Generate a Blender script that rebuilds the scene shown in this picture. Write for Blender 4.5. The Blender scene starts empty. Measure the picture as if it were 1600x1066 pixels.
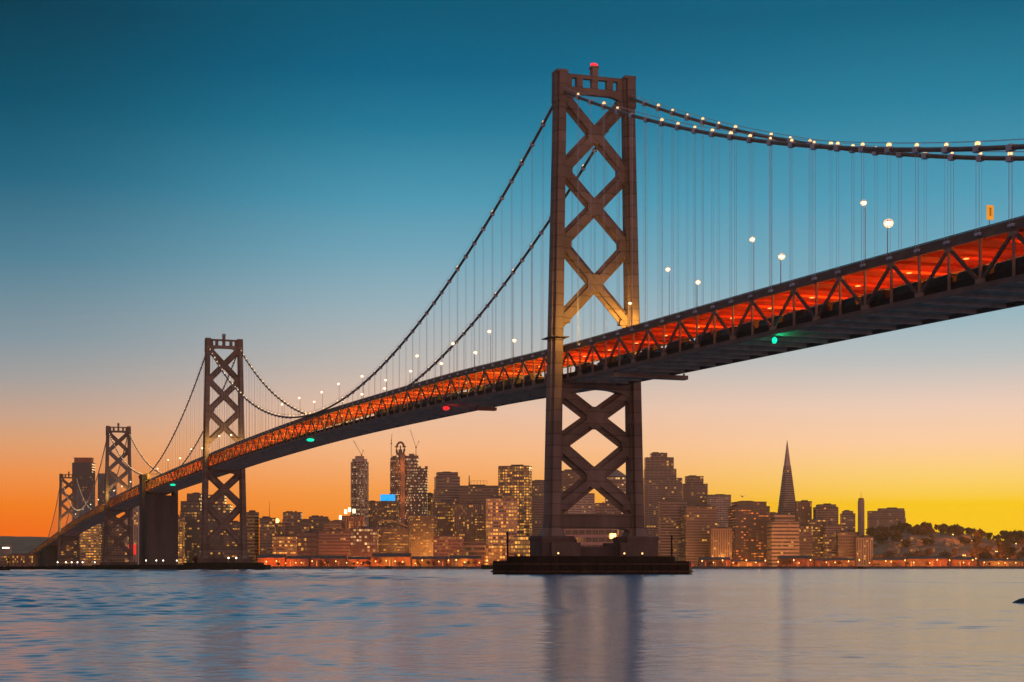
import bpy, math, random
from mathutils import Vector, Matrix
random.seed(7)
scene = bpy.context.scene
col = scene.collection
F, HY, HC = 2645.0, 886.5, 2.2          # focal length in photo pixels, horizon row, eye height in metres
X0, Y0 = 25.6, 528.0                    # foot of the near tower
TH = math.radians(18.965)
CS, SN = math.cos(TH), math.sin(TH)
GZ = 3.5                                # city ground level


def B(s, u, z=0.0):
    """bridge coordinates (s along the deck away from the viewer, u across) to world"""
    return Vector((X0 + CS*u - SN*s, Y0 + SN*u + CS*s, z))


def at(x, y, d):
    return Vector(((x-800)/F*d, d, (HY-y)/F*d + HC))


# ------------------------------------------------------------------ mesh helper
class MB:
    def __init__(self):
        self.v, self.f = [], []

    def add(self, vs, fs):
        o = len(self.v)
        self.v += [tuple(p) for p in vs]
        self.f += [tuple(i+o for i in q) for q in fs]
        return self

    def box(self, c, s, rz=0.0):
        cx, cy, cz = c
        a, b, h = s[0]/2, s[1]/2, s[2]/2
        ca, sa = math.cos(rz), math.sin(rz)
        vs = []
        for dz in (-h, h):
            for dx, dy in ((-a, -b), (a, -b), (a, b), (-a, b)):
                vs.append((cx+dx*ca-dy*sa, cy+dx*sa+dy*ca, cz+dz))
        return self.add(vs, [(3, 2, 1, 0), (4, 5, 6, 7), (0, 1, 5, 4), (1, 2, 6, 5), (2, 3, 7, 6), (3, 0, 4, 7)])

    def bx(self, x0, x1, y0, y1, z0, z1):
        return self.box(((x0+x1)/2, (y0+y1)/2, (z0+z1)/2), (x1-x0, y1-y0, z1-z0))

    def beam(self, p, q, w, h, up=(0, 0, 1)):
        p, q, up = Vector(p), Vector(q), Vector(up)
        d = (q-p).normalized()
        s = up.cross(d)
        if s.length < 1e-4:
            s = Vector((1, 0, 0)).cross(d)
        s.normalize()
        t = d.cross(s)
        vs = []
        for e in (p, q):
            for a, b in ((-1, -1), (1, -1), (1, 1), (-1, 1)):
                vs.append(e + s*(a*w/2) + t*(b*h/2))
        return self.add(vs, [(3, 2, 1, 0), (4, 5, 6, 7), (0, 1, 5, 4), (1, 2, 6, 5), (2, 3, 7, 6), (3, 0, 4, 7)])

    def loft(self, rings, cap=True):
        n = len(rings[0])
        vs = [p for r in rings for p in r]
        fs = []
        for i in range(len(rings)-1):
            for j in range(n):
                k = (j+1) % n
                fs.append((i*n+j, i*n+k, (i+1)*n+k, (i+1)*n+j))
        if cap:
            fs.append(tuple(range(n-1, -1, -1)))
            fs.append(tuple((len(rings)-1)*n+j for j in range(n)))
        return self.add(vs, fs)

    def prism(self, poly, z0, z1, top=1.0):
        return self.loft([[(x, y, z0) for x, y in poly], [(x*top, y*top, z1) for x, y in poly]])

    def tube(self, pts, r, n=8):
        rings = []
        pts = [Vector(p) for p in pts]
        for i, p in enumerate(pts):
            d = (pts[min(i+1, len(pts)-1)] - pts[max(i-1, 0)]).normalized()
            a = d.cross(Vector((0, 0, 1)))
            if a.length < 1e-3:
                a = Vector((1, 0, 0))
            a.normalize()
            b = a.cross(d)
            rr = r[i] if isinstance(r, (list, tuple)) else r
            rings.append([p + a*(rr*math.cos(2*math.pi*k/n)) + b*(rr*math.sin(2*math.pi*k/n)) for k in range(n)])
        return self.loft(rings)

    def ball(self, c, r, nu=10, nv=7, sq=(1, 1, 1)):
        rings = []
        for i in range(nv+1):
            t = math.pi*(i/nv)*0.998+0.003
            rings.append([(c[0]+r*sq[0]*math.sin(t)*math.cos(2*math.pi*k/nu), c[1]+r*sq[1]*math.sin(t)*math.sin(2*math.pi*k/nu),
                           c[2]-r*sq[2]*math.cos(t)) for k in range(nu)])
        return self.loft(rings)

    def build(self, name, mat, parent=None, loc=None, smooth=False):
        me = bpy.data.meshes.new(name)
        me.from_pydata(self.v, [], self.f)
        me.update()
        if mat:
            me.materials.append(mat)
        if smooth:
            for p in me.polygons:
                p.use_smooth = True
        o = bpy.data.objects.new(name, me)
        col.objects.link(o)
        if parent:
            o.parent = parent
        if loc is not None:
            o.location = loc
        return o


def tag(o, label=None, cat=None, group=None, kind=None):
    if label: o['label'] = label
    if cat: o['category'] = cat
    if group: o['group'] = group
    if kind: o['kind'] = kind
    return o


def empty(name, loc=(0, 0, 0), rz=0.0, parent=None):
    o = bpy.data.objects.new(name, None)
    o.empty_display_size = 1
    col.objects.link(o)
    o.location = loc
    o.rotation_euler = (0, 0, rz)
    if parent: o.parent = parent
    return o


def copy_tree(o, parent=None):
    c = o.copy()
    col.objects.link(c)
    c.parent = parent
    for ch in list(o.children):
        if ch.type != 'LIGHT':
            copy_tree(ch, c)
    return c


# ------------------------------------------------------------------ materials
def lin(r, g, b):
    def f(c):
        c /= 255.0
        return c/12.92 if c <= 0.04045 else ((c+0.055)/1.055)**2.4
    return (f(r), f(g), f(b), 1.0)


def newmat(name):
    m = bpy.data.materials.new(name)
    m.use_nodes = True
    nt = m.node_tree
    return m, nt, nt.nodes, nt.links, nt.nodes['Principled BSDF']


def mat_mottled(name, c, rough=0.6, scale=0.15, amt=0.35, metal=0.0, streak=1.0, bump=0.0):
    """paint, concrete or stone with uneven weathering; streak > 1 stretches the stains vertically"""
    m, nt, N, L, bs = newmat(name)
    tc = N.new('ShaderNodeNewGeometry')
    mp = N.new('ShaderNodeMapping')
    mp.inputs['Scale'].default_value = (scale, scale, scale/streak)
    L.new(tc.outputs['Position'], mp.inputs['Vector'])
    nz = N.new('ShaderNodeTexNoise')
    nz.inputs['Scale'].default_value = 1.0
    nz.inputs['Detail'].default_value = 7
    nz.inputs['Roughness'].default_value = 0.65
    L.new(mp.outputs['Vector'], nz.inputs['Vector'])
    rp = N.new('ShaderNodeValToRGB')
    rp.color_ramp.elements[0].position = 0.3
    rp.color_ramp.elements[1].position = 0.7
    rp.color_ramp.elements[0].color = (c[0]*(1-amt), c[1]*(1-amt), c[2]*(1-amt*0.9), 1)
    rp.color_ramp.elements[1].color = (c[0]*(1+amt), c[1]*(1+amt), c[2]*(1+amt), 1)
    L.new(nz.outputs['Fac'], rp.inputs['Fac'])
    L.new(rp.outputs['Color'], bs.inputs['Base Color'])
    bs.inputs['Roughness'].default_value = rough
    bs.inputs['Metallic'].default_value = metal
    bs.inputs['Specular IOR Level'].default_value = 0.18
    if bump:
        bp = N.new('ShaderNodeBump')
        bp.inputs['Strength'].default_value = bump
        L.new(nz.outputs['Fac'], bp.inputs['Height'])
        L.new(bp.outputs['Normal'], bs.inputs['Normal'])
    return m


def mat_emit(name, c, strength):
    m, nt, N, L, bs = newmat(name)
    bs.inputs['Base Color'].default_value = (c[0]*0.5, c[1]*0.5, c[2]*0.5, 1)
    bs.inputs['Emission Color'].default_value = (*c[:3], 1)
    bs.inputs['Emission Strength'].default_value = strength
    return m


def mat_windows(name, lit, warm=(1.0, 0.46, 0.07), strength=1.0, glass=(0.12, 0.085, 0.07), pane=4.2, frame=(0.10, 0.075, 0.065), vert=False, run=0.35):
    """ribbon of panes between mullions; a share of the rooms behind is lit"""
    m, nt, N, L, bs = newmat(name)

    def math_(op, a, b=None, c=None):
        n = N.new('ShaderNodeMath')
        n.operation = op
        for i, v in enumerate((a, b, c)):
            if v is None: continue
            if isinstance(v, (int, float)):
                n.inputs[i].default_value = v
            else:
                L.new(v, n.inputs[i])
        return n.outputs[0]
    tc = N.new('ShaderNodeTexCoord')
    sx = N.new('ShaderNodeSeparateXYZ')
    L.new(tc.outputs['Object'], sx.inputs[0])
    oi = N.new('ShaderNodeObjectInfo')
    if vert:
        h = math_('DIVIDE', sx.outputs['Z'], 4.0)
    else:
        h = math_('DIVIDE', math_('ADD', sx.outputs['X'], math_('MULTIPLY', sx.outputs['Y'], 1.37)), pane)
    cell = math_('FLOOR', h)
    fr = math_('FRACT', h)
    mull = math_('LESS_THAN', fr, 0.22 if vert else 0.16)
    w1 = N.new('ShaderNodeTexWhiteNoise'); w1.noise_dimensions = '2D'
    cv = N.new('ShaderNodeCombineXYZ')
    L.new(cell, cv.inputs[0]); L.new(math_('MULTIPLY', oi.outputs['Random'], 91.7), cv.inputs[1])
    L.new(cv.outputs[0], w1.inputs['Vector'])
    # whole runs of rooms are lit together
    w2 = N.new('ShaderNodeTexWhiteNoise'); w2.noise_dimensions = '2D'
    cv2 = N.new('ShaderNodeCombineXYZ')
    L.new(math_('FLOOR', math_('DIVIDE', h, 5.0)), cv2.inputs[0]); L.new(math_('MULTIPLY', oi.outputs['Random'], 37.3), cv2.inputs[1])
    L.new(cv2.outputs[0], w2.inputs['Vector'])
    score = math_('ADD', math_('MULTIPLY', w1.outputs['Value'], 1-run), math_('MULTIPLY', w2.outputs['Value'], run))
    # keep the share lit close to `lit`: the sum of two uniforms is humped, so read it through a soft curve
    thr = lit if lit < 0.5 else lit
    on = math_('LESS_THAN', score, 0.5+(thr-0.5)*0.8)
    on = math_('MULTIPLY', on, math_('SUBTRACT', 1.0, mull))
    bri = math_('MULTIPLY_ADD', math_('POWER', math_('FRACT', math_('MULTIPLY', w1.outputs['Value'], 17.3)), 2.2), 1.5, 0.16)
    mx = N.new('ShaderNodeMix'); mx.data_type = 'RGBA'
    mx.inputs['A'].default_value = (*glass, 1); mx.inputs['B'].default_value = (*frame, 1)
    L.new(mull, mx.inputs['Factor'])
    L.new(mx.outputs['Result'], bs.inputs['Base Color'])
    bs.inputs['Roughness'].default_value = 0.25
    ec = N.new('ShaderNodeMix'); ec.data_type = 'RGBA'
    ec.inputs['A'].default_value = (*warm, 1)
    ec.inputs['B'].default_value = (1.0, warm[1]*0.72, warm[2]*0.6, 1)
    L.new(w2.outputs['Value'], ec.inputs['Factor'])
    L.new(ec.outputs['Result'], bs.inputs['Emission Color'])
    L.new(math_('MULTIPLY', math_('MULTIPLY', on, bri), strength), bs.inputs['Emission Strength'])
    return m


M = {}
M['steel'] = mat_mottled('weathered_bridge_steel', (0.20, 0.143, 0.110), 0.55, 0.12, 0.30, streak=5)
def add_plates(m, h=3.6, dark=0.6):
    nt = m.node_tree; N, L = nt.nodes, nt.links; bs = N['Principled BSDF']
    src = bs.inputs['Base Color'].links[0].from_socket
    g = N.new('ShaderNodeNewGeometry'); s = N.new('ShaderNodeSeparateXYZ'); L.new(g.outputs['Position'], s.inputs[0])
    d = N.new('ShaderNodeMath'); d.operation = 'DIVIDE'; L.new(s.outputs['Z'], d.inputs[0]); d.inputs[1].default_value = h
    f = N.new('ShaderNodeMath'); f.operation = 'FRACT'; L.new(d.outputs[0], f.inputs[0])
    c = N.new('ShaderNodeMath'); c.operation = 'LESS_THAN'; L.new(f.outputs[0], c.inputs[0]); c.inputs[1].default_value = 0.09
    fl = N.new('ShaderNodeMath'); fl.operation = 'FLOOR'; L.new(d.outputs[0], fl.inputs[0])
    wn = N.new('ShaderNodeTexWhiteNoise'); wn.noise_dimensions = '1D'; L.new(fl.outputs[0], wn.inputs['W'])
    mr = N.new('ShaderNodeMapRange'); L.new(wn.outputs['Value'], mr.inputs['Value']); mr.inputs['To Min'].default_value = 0.82; mr.inputs['To Max'].default_value = 1.18
    k = N.new('ShaderNodeMath'); k.operation = 'MULTIPLY_ADD'; L.new(c.outputs[0], k.inputs[0]); k.inputs[1].default_value = dark-1; L.new(mr.outputs['Result'], k.inputs[2])
    v = N.new('ShaderNodeVectorMath'); v.operation = 'SCALE'; L.new(src, v.inputs[0]); L.new(k.outputs[0], v.inputs['Scale'])
    L.new(v.outputs['Vector'], bs.inputs['Base Color'])


add_plates(M['steel'])
M['deck_steel'] = mat_mottled('grey_truss_steel', (0.135, 0.098, 0.08), 0.6, 0.2, 0.3)
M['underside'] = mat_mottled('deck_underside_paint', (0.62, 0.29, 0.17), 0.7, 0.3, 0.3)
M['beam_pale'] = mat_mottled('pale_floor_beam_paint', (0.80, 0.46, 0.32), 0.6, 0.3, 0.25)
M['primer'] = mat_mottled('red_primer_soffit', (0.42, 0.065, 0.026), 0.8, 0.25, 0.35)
M['truss_post'] = mat_mottled('truss_member_paint', (0.085, 0.07, 0.062), 0.6, 0.3, 0.3)
M['post_paint'] = mat_mottled('lamplit_post_paint', (0.26, 0.17, 0.12), 0.6, 0.3, 0.3)  # part of the lamplight on the posts is put into this paler colour
M['asphalt'] = mat_mottled('asphalt', (0.05, 0.05, 0.05), 0.9, 0.6, 0.3)
M['cable'] = mat_mottled('cable_wrap', (0.14, 0.115, 0.10), 0.6, 0.4, 0.3)
M['rope'] = mat_mottled('suspender_rope', (0.42, 0.46, 0.50), 0.6, 0.4, 0.3)
M['concrete'] = mat_mottled('weathered_concrete', (0.10, 0.074, 0.068), 0.85, 0.08, 0.35, streak=6, bump=0.2)
M['pedestal'] = mat_mottled('pier_concrete', (0.14, 0.10, 0.085), 0.85, 0.15, 0.35, streak=3, bump=0.2)
M['fender'] = mat_mottled('tarred_fender_timber', (0.022, 0.014, 0.012), 0.8, 0.3, 0.5, streak=4)
M['rust_timber'] = mat_mottled('rusty_waler', (0.075, 0.04, 0.028), 0.85, 0.6, 0.5)
M['black'] = mat_mottled('black_rubber', (0.015, 0.015, 0.016), 0.7, 1.0, 0.3)
M['truck_dark'] = mat_mottled('dark_truck_paint', (0.014, 0.014, 0.017), 0.4, 0.5, 0.3)
M['truck_white'] = mat_mottled('white_roof_paint', (0.75, 0.72, 0.68), 0.4, 0.5, 0.1)
M['glass_dark'] = mat_mottled('vehicle_glass', (0.02, 0.025, 0.03), 0.1, 0.5, 0.2)
M['lamp'] = mat_emit('lamp_glow', (1.0, 0.74, 0.42), 20)
M['lamp_pale'] = mat_emit('far_lamp_glow', (1.0, 0.85, 0.6), 6)
M['cable_lamp'] = mat_emit('cable_lamp_glow', (1.0, 0.62, 0.26), 1.5)
m, nt_, N_, L_, bs = newmat('lamp_halo_glow')
bs.inputs['Base Color'].default_value = (0.9, 0.7, 0.5, 1); bs.inputs['Emission Color'].default_value = (1.0, 0.58, 0.26, 1)
bs.inputs['Emission Strength'].default_value = 1.1; bs.inputs['Alpha'].default_value = 0.34
M['halo'] = m  # translucent glowing shell added around each bulb to imitate a halo
M['fender_glow'] = mat_emit('fender_lamp_glow', (1.0, 0.62, 0.22), 2.2)
M['beacon'] = mat_emit('red_beacon_glow', (1.0, 0.03, 0.04), 1.4)
M['green'] = mat_emit('green_marker_glow', (0.0, 0.75, 0.38), 1.6)
M['red_mark'] = mat_emit('red_marker_glow', (1.0, 0.02, 0.02), 1.2)
M['strip'] = mat_emit('deck_strip_glow', (1.0, 0.40, 0.08), 1.7)
M['amber_sign'] = mat_emit('amber_sign_glow', (0.95, 0.36, 0.02), 0.75)
M['amber_dark'] = mat_mottled('sign_lettering', (0.25, 0.10, 0.02), 0.7, 1, 0.2)
M['blue_sign'] = mat_emit('blue_screen_glow', (0.0, 0.42, 1.0), 1.05)
M['crown_lamp'] = mat_emit('crown_floodlight_glow', (1.0, 0.80, 0.45), 3.0)
M['shore_lamp'] = mat_emit('shore_lamp_glow', (1.0, 0.45, 0.10), 8.0)
M['white_lamp'] = mat_emit('white_lamp_glow', (1.0, 0.85, 0.65), 6.0)
M['red_glow'] = mat_emit('red_shop_glow', (1.0, 0.03, 0.02), 0.9)
M['white'] = mat_mottled('white_paint', (0.7, 0.68, 0.66), 0.5, 0.5, 0.12)
M['rock'] = mat_mottled('wet_rock', (0.02, 0.02, 0.022), 0.6, 1.2, 0.4, bump=0.5)
M['bark'] = mat_mottled('bark', (0.06, 0.045, 0.035), 0.9, 1.5, 0.3)
M['leaf'] = mat_mottled('dusk_foliage', (0.18, 0.085, 0.045), 0.8, 0.35, 0.5)  # brown carries the warm dusk light on the leaves
M['leaf_warm'] = mat_mottled('dusk_warmed_foliage', (0.22, 0.105, 0.055), 0.8, 0.35, 0.5)  # leaf colour warmed to stand in for dusk light
M['hill'] = mat_mottled('hillside_scrub', (0.32, 0.14, 0.075), 0.9, 0.03, 0.4)  # warm brown includes the evening light on the slopes
M['land'] = mat_mottled('waterfront_paving', (0.10, 0.09, 0.085), 0.9, 0.05, 0.3)
M['shed'] = mat_mottled('pier_shed_render', (0.24, 0.12, 0.07), 0.8, 0.2, 0.25)
M['shed_roof'] = mat_mottled('pier_shed_roof', (0.10, 0.07, 0.06), 0.8, 0.3, 0.3)
M['wharf'] = mat_mottled('wharf_timber', (0.018, 0.014, 0.014), 0.85, 0.4, 0.5)
M['crane'] = mat_mottled('crane_paint', (0.16, 0.10, 0.08), 0.6, 0.5, 0.2)


def wallmat(name, c, scale=0.05, amt=0.22):
    c = tuple(min(0.6, q*1.22) for q in c)
    return mat_mottled(name, c, 0.75, scale, amt, streak=3)


W = {
    'mauve': wallmat('mauve_stone', (0.30, 0.20, 0.175)),
    'brown': wallmat('brown_stone', (0.24, 0.155, 0.125)),
    'dark': wallmat('dark_cladding', (0.12, 0.088, 0.085)),
    'slate': wallmat('slate_glass_wall', (0.10, 0.092, 0.105)),
    'tan': wallmat('tan_stone', (0.42, 0.29, 0.20)),
    'pale': wallmat('pale_concrete', (0.46, 0.34, 0.28)),
    'pink': wallmat('pink_granite', (0.46, 0.26, 0.22)),
    'rust': wallmat('rust_brick', (0.33, 0.14, 0.09)),
    'ochre': wallmat('ochre_render', (0.44, 0.28, 0.13)),
}
WIN = {
    'few': mat_windows('ribbon_few_lit', 0.14, strength=0.55),
    'some': mat_windows('ribbon_some_lit', 0.32, strength=0.6, run=0.5),
    'half': mat_windows('ribbon_half_lit', 0.44, strength=0.62, run=0.5),
    'many': mat_windows('ribbon_mostly_lit', 0.72, strength=0.9, run=0.6),
    'orange': mat_windows('ribbon_orange_lit', 0.34, warm=(1.0, 0.24, 0.03), strength=0.8),
    'pale': mat_windows('ribbon_pale_lit', 0.42, warm=(1.0, 0.62, 0.25), strength=0.7),
    'build': mat_windows('worklights_lit', 0.46, warm=(1.0, 0.62, 0.32), strength=0.6, pane=1.9, frame=(0.05, 0.04, 0.035)),
    'dim': mat_windows('ribbon_dim', 0.16, strength=0.5, glass=(0.06, 0.045, 0.04)),
    'vfew': mat_windows('strip_few_lit', 0.16, strength=0.6, vert=True),
    'vsome': mat_windows('strip_some_lit', 0.36, strength=0.7, vert=True),
}

# ------------------------------------------------------------------ world, sun, camera
SUN_EL, SUN_AZ = math.radians(2.5), math.radians(20)      # low behind the city, right of the view axis
world = bpy.data.worlds.new('World')
scene.world = world
world.use_nodes = True
nt = world.node_tree
N, L = nt.nodes, nt.links
bg = N['Background']
sky = N.new('ShaderNodeTexSky')
sky.sky_type = 'NISHITA'
sky.sun_disc = False
sky.sun_elevation = SUN_EL
sky.sun_rotation = SUN_AZ
sky.altitude = 0
tcw = N.new('ShaderNodeTexCoord')
sep = N.new('ShaderNodeSeparateXYZ')
L.new(tcw.outputs['Generated'], sep.inputs[0])


def wm(op, a, b=None, clamp=False):
    n = N.new('ShaderNodeMath'); n.operation = op; n.use_clamp = clamp
    for i, v in enumerate((a, b)):
        if v is None: continue
        if isinstance(v, (int, float)): n.inputs[i].default_value = v
        else: L.new(v, n.inputs[i])
    return n.outputs[0]


ZR = 0.42                                # the ramps run from the horizon to sin(elevation) = ZR, then to the zenith
def sky_ramp(stops, px=0):
    rp = N.new('ShaderNodeValToRGB')
    cr = rp.color_ramp
    pts = []
    for y, c in stops:
        t = (HY-y)/F if y is not None else None
        z = t/math.sqrt(1+t*t+(px/F)**2) if t is not None else ZR
        pts.append((min(1, max(0, z/ZR)), lin(*c)))
    pts = [(p, tuple(ch*(1+0.10*max(0, 1-p/0.28)) for ch in c[:3])+(1,)) for p, c in pts]
    cr.elements[0].position, cr.elements[0].color = pts[0]
    cr.elements[1].position, cr.elements[1].color = pts[-1]
    for p, c in pts[1:-1]:
        e = cr.elements.new(p); e.color = c
    L.new(wm('DIVIDE', sep.outputs['Z'], ZR, True), rp.inputs['Fac'])
    return rp.outputs['Color']


left = sky_ramp([(886, (255, 92, 0)), (835, (255, 108, 0)), (790, (255, 128, 20)), (740, (246, 148, 76)), (690, (226, 162, 116)), (650, (204, 166, 142)), (590, (166, 162, 160)), (530, (134, 153, 163)),
                 (400, (78, 129, 151)), (270, (28, 101, 128)), (150, (0, 80, 106)), (5, (0, 60, 82)), (-200, (14, 88, 120)), (None, (92, 160, 196))], -760)
mid = sky_ramp([(886, (255, 126, 0)), (830, (255, 140, 10)), (770, (254, 160, 72)), (700, (250, 186, 136)), (640, (234, 194, 168)), (570, (196, 188, 182)), (480, (154, 180, 191)), (400, (116, 168, 188)),
                (312, (76, 153, 180)), (200, (30, 123, 154)), (110, (0, 100, 136)), (5, (0, 88, 118)), (-200, (18, 104, 138)), (None, (100, 166, 202))], -160)
right = sky_ramp([(886, (255, 196, 0)), (786, (255, 206, 0)), (773, (255, 209, 70)), (740, (255, 212, 118)), (690, (255, 209, 165)), (630, (238, 207, 188)), (560, (190, 195, 195)), (500, (156, 186, 196)),
                  (420, (118, 172, 192)), (300, (76, 156, 184)), (150, (32, 128, 158)), (5, (0, 98, 130)), (-200, (24, 112, 146)), (None, (108, 170, 204))], 700)
back = sky_ramp([(886, (236, 172, 150)), (780, (240, 176, 152)), (640, (228, 172, 158)), (400, (196, 160, 160)), (0, (140, 134, 154)), (None, (70, 92, 124))])
def az_blend(x0, x1, a, b):
    mr = N.new('ShaderNodeMapRange'); mr.interpolation_type = 'SMOOTHSTEP'
    mr.inputs['From Min'].default_value = x0; mr.inputs['From Max'].default_value = x1
    L.new(sep.outputs['X'], mr.inputs['Value'])
    mx = N.new('ShaderNodeMix'); mx.data_type = 'RGBA'
    L.new(mr.outputs['Result'], mx.inputs['Factor']); L.new(a, mx.inputs['A']); L.new(b, mx.inputs['B'])
    return mx
mixl = az_blend(-0.30, -0.04, left, mid)
mixa = az_blend(-0.06, 0.26, mixl.outputs['Result'], right)
bkf = N.new('ShaderNodeMapRange')
bkf.interpolation_type = 'SMOOTHSTEP'
bkf.inputs['From Min'].default_value = 0.75
bkf.inputs['From Max'].default_value = -0.35
L.new(sep.outputs['Y'], bkf.inputs['Value'])
# overhead the two halves of the sky share one colour, so the turn from west to east is by azimuth only
mixb = N.new('ShaderNodeMix'); mixb.data_type = 'RGBA'
L.new(bkf.outputs['Result'], mixb.inputs['Factor'])
bb_ = N.new('ShaderNodeMix'); bb_.data_type = 'RGBA'; bb_.blend_type = 'MULTIPLY'; bb_.inputs['Factor'].default_value = 1.0
bb_.inputs['B'].default_value = (1.8, 1.42, 1.2, 1)
L.new(back, bb_.inputs['A'])
L.new(mixa.outputs['Result'], mixb.inputs['A']); L.new(bb_.outputs['Result'], mixb.inputs['B'])
skym = N.new('ShaderNodeMix'); skym.data_type = 'RGBA'; skym.blend_type = 'ADD'
skym.inputs['Factor'].default_value = 1.0
scl = N.new('ShaderNodeMix'); scl.data_type = 'RGBA'; scl.blend_type = 'MULTIPLY'
scl.inputs['Factor'].default_value = 1.0
scl.inputs['B'].default_value = (0.004, 0.004, 0.004, 1)
L.new(sky.outputs['Color'], scl.inputs['A'])
bw = N.new('ShaderNodeMix'); bw.data_type = 'RGBA'; bw.blend_type = 'MULTIPLY'
bw.inputs['Factor'].default_value = 1.0
bw.inputs['B'].default_value = (1/0.1, 1/0.1, 1/0.1, 1)
L.new(mixb.outputs['Result'], bw.inputs['A'])
# the sky darkens on the side away from the sunset, outside the view
sid = N.new('ShaderNodeMapRange'); sid.interpolation_type = 'SMOOTHSTEP'
sid.inputs['From Min'].default_value = -0.95; sid.inputs['From Max'].default_value = -0.34; sid.inputs['To Min'].default_value = 0.22; sid.inputs['To Max'].default_value = 1.0
L.new(sep.outputs['X'], sid.inputs['Value'])
sdm = N.new('ShaderNodeVectorMath'); sdm.operation = 'SCALE'
L.new(bw.outputs['Result'], sdm.inputs[0]); L.new(sid.outputs['Result'], sdm.inputs['Scale'])
L.new(sdm.outputs['Vector'], skym.inputs['A']); L.new(scl.outputs['Result'], skym.inputs['B'])
L.new(skym.outputs['Result'], bg.inputs['Color'])
bg.inputs['Strength'].default_value = 0.1

sl = bpy.data.lights.new('sun', 'SUN')
sl.energy = 0.3
sl.angle = math.radians(1.0)
sl.color = (1.0, 0.55, 0.22)
so = bpy.data.objects.new('sun', sl)
col.objects.link(so)
sd = Vector((math.sin(SUN_AZ)*math.cos(SUN_EL), math.cos(SUN_AZ)*math.cos(SUN_EL), math.sin(SUN_EL)))
so.rotation_euler = (-sd).to_track_quat('-Z', 'Y').to_euler()

cam = bpy.data.cameras.new('camera')
cam.sensor_width = 36
cam.lens = F/1600*36
cam.shift_y = (HY-533)/1600
cam.clip_start = 0.5
cam.clip_end = 60000
co = bpy.data.objects.new('camera', cam)
co.location = (0, 0, HC)
co.rotation_euler = (math.radians(90), 0, 0)
col.objects.link(co)
scene.camera = co
vs = scene.view_settings
vs.view_transform = 'Standard'; vs.look = 'None'; vs.exposure = 0; vs.gamma = 1; vs.use_curve_mapping = False
scene.cycles.use_denoising = True
scene.cycles.use_light_tree = True
scene.cycles.max_bounces = 6
scene.cycles.diffuse_bounces = 3
scene.cycles.glossy_bounces = 3
scene.cycles.sample_clamp_indirect = 4
scene.cycles.sample_clamp_direct = 5
scene.cycles.caustics_reflective = True
scene.cycles.blur_glossy = 1.0
scene.cycles.caustics_refractive = False


def point_light(loc, power, color, r=0.3, parent=None):
    l = bpy.data.lights.new('lamp_or_fill_light', 'POINT')
    l.energy = power; l.color = color; l.specular_factor = 0.0; l.shadow_soft_size = r
    o = bpy.data.objects.new('lamp_or_fill_light', l)
    col.objects.link(o)
    if parent: o.parent = parent
    o.location = loc
    return o


# ------------------------------------------------------------------ water and land
m, nt_, N_, L_, bs = newmat('bay_water')
geo = N_.new('ShaderNodeNewGeometry')
def water_noise(sx, sy, detail):
    mp = N_.new('ShaderNodeMapping'); mp.inputs['Scale'].default_value = (sx, sy, 1)
    L_.new(geo.outputs['Position'], mp.inputs['Vector'])
    nz = N_.new('ShaderNodeTexNoise'); nz.inputs['Scale'].default_value = 1; nz.inputs['Detail'].default_value = detail
    L_.new(mp.outputs['Vector'], nz.inputs['Vector'])
    return nz.outputs['Fac']
b1 = N_.new('ShaderNodeBump'); b1.inputs['Strength'].default_value = 1.0; b1.inputs['Distance'].default_value = 0.03
L_.new(water_noise(0.5, 1.1, 4), b1.inputs['Height'])
b2 = N_.new('ShaderNodeBump'); b2.inputs['Strength'].default_value = 1.0; b2.inputs['Distance'].default_value = 0.10
L_.new(water_noise(0.05, 0.13, 3), b2.inputs['Height'])
L_.new(b1.outputs['Normal'], b2.inputs['Normal'])
L_.new(b2.outputs['Normal'], bs.inputs['Normal'])
bs.inputs['Base Color'].default_value = (0.03, 0.19, 0.33, 1)
bs.inputs['Roughness'].default_value = 0.175
bs.inputs['IOR'].default_value = 1.45
bs.inputs['Specular IOR Level'].default_value = 1.0
M['water'] = m
import numpy as np


def wave_height(X, Y, dy):
    """wind chop: a sum of sine trains running mostly towards the camera; trains shorter than the grid can carry fade out"""
    rr = np.random.RandomState(5)
    H = np.zeros_like(X)
    for k in range(64):
        lam = 0.45*(1.068**k)*rr.uniform(0.93, 1.07)
        ang = rr.normal(0, 0.75)
        kx, ky = math.sin(ang)*2*math.pi/lam, math.cos(ang)*2*math.pi/lam
        slope = WAVE_SLOPE
        fade = np.clip((lam/dy-2.6)/2.0, 0, 1)*np.clip((8-lam/dy)/4, 0.03, 1)
        ph = kx*X+ky*Y+rr.uniform(0, 6.28)
        env = 0.65+0.35*np.sin(X*rr.uniform(0.004, 0.02)+Y*rr.uniform(0.004, 0.02)+rr.uniform(0, 6.28))
        H += fade*env*slope/(2*math.pi/lam)*np.sin(ph)
    return H


WAVE_SLOPE = 0.046
NR, NC = 1000, 860
ys = 12.0*np.exp(np.arange(NR)/(NR-1)*math.log(2440/12.0))
th = np.linspace(-0.52, 0.52, NC)
YY = np.repeat(ys[:, None], NC, 1)
XX = (YY+70)*np.tan(th)[None, :]
DY = np.maximum(np.gradient(ys)[:, None]*np.ones((1, NC)), 0.05)
ZZ = wave_height(XX, YY, DY)
# gusts and calm lanes: the chop is uneven across the bay
rr_ = np.random.RandomState(9)
gust = np.zeros_like(XX)
for k in range(14):
    lx__ = 14*1.45**k; a_ = rr_.uniform(0, 6.28)
    gust += np.sin(XX/lx__*6.28/1.0 + YY/lx__*rr_.uniform(1.5, 4.0)*6.28/3 + a_)*np.clip(lx__/YY*6, 0, 1)*np.clip(YY/lx__*2.2, 0, 1)
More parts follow.
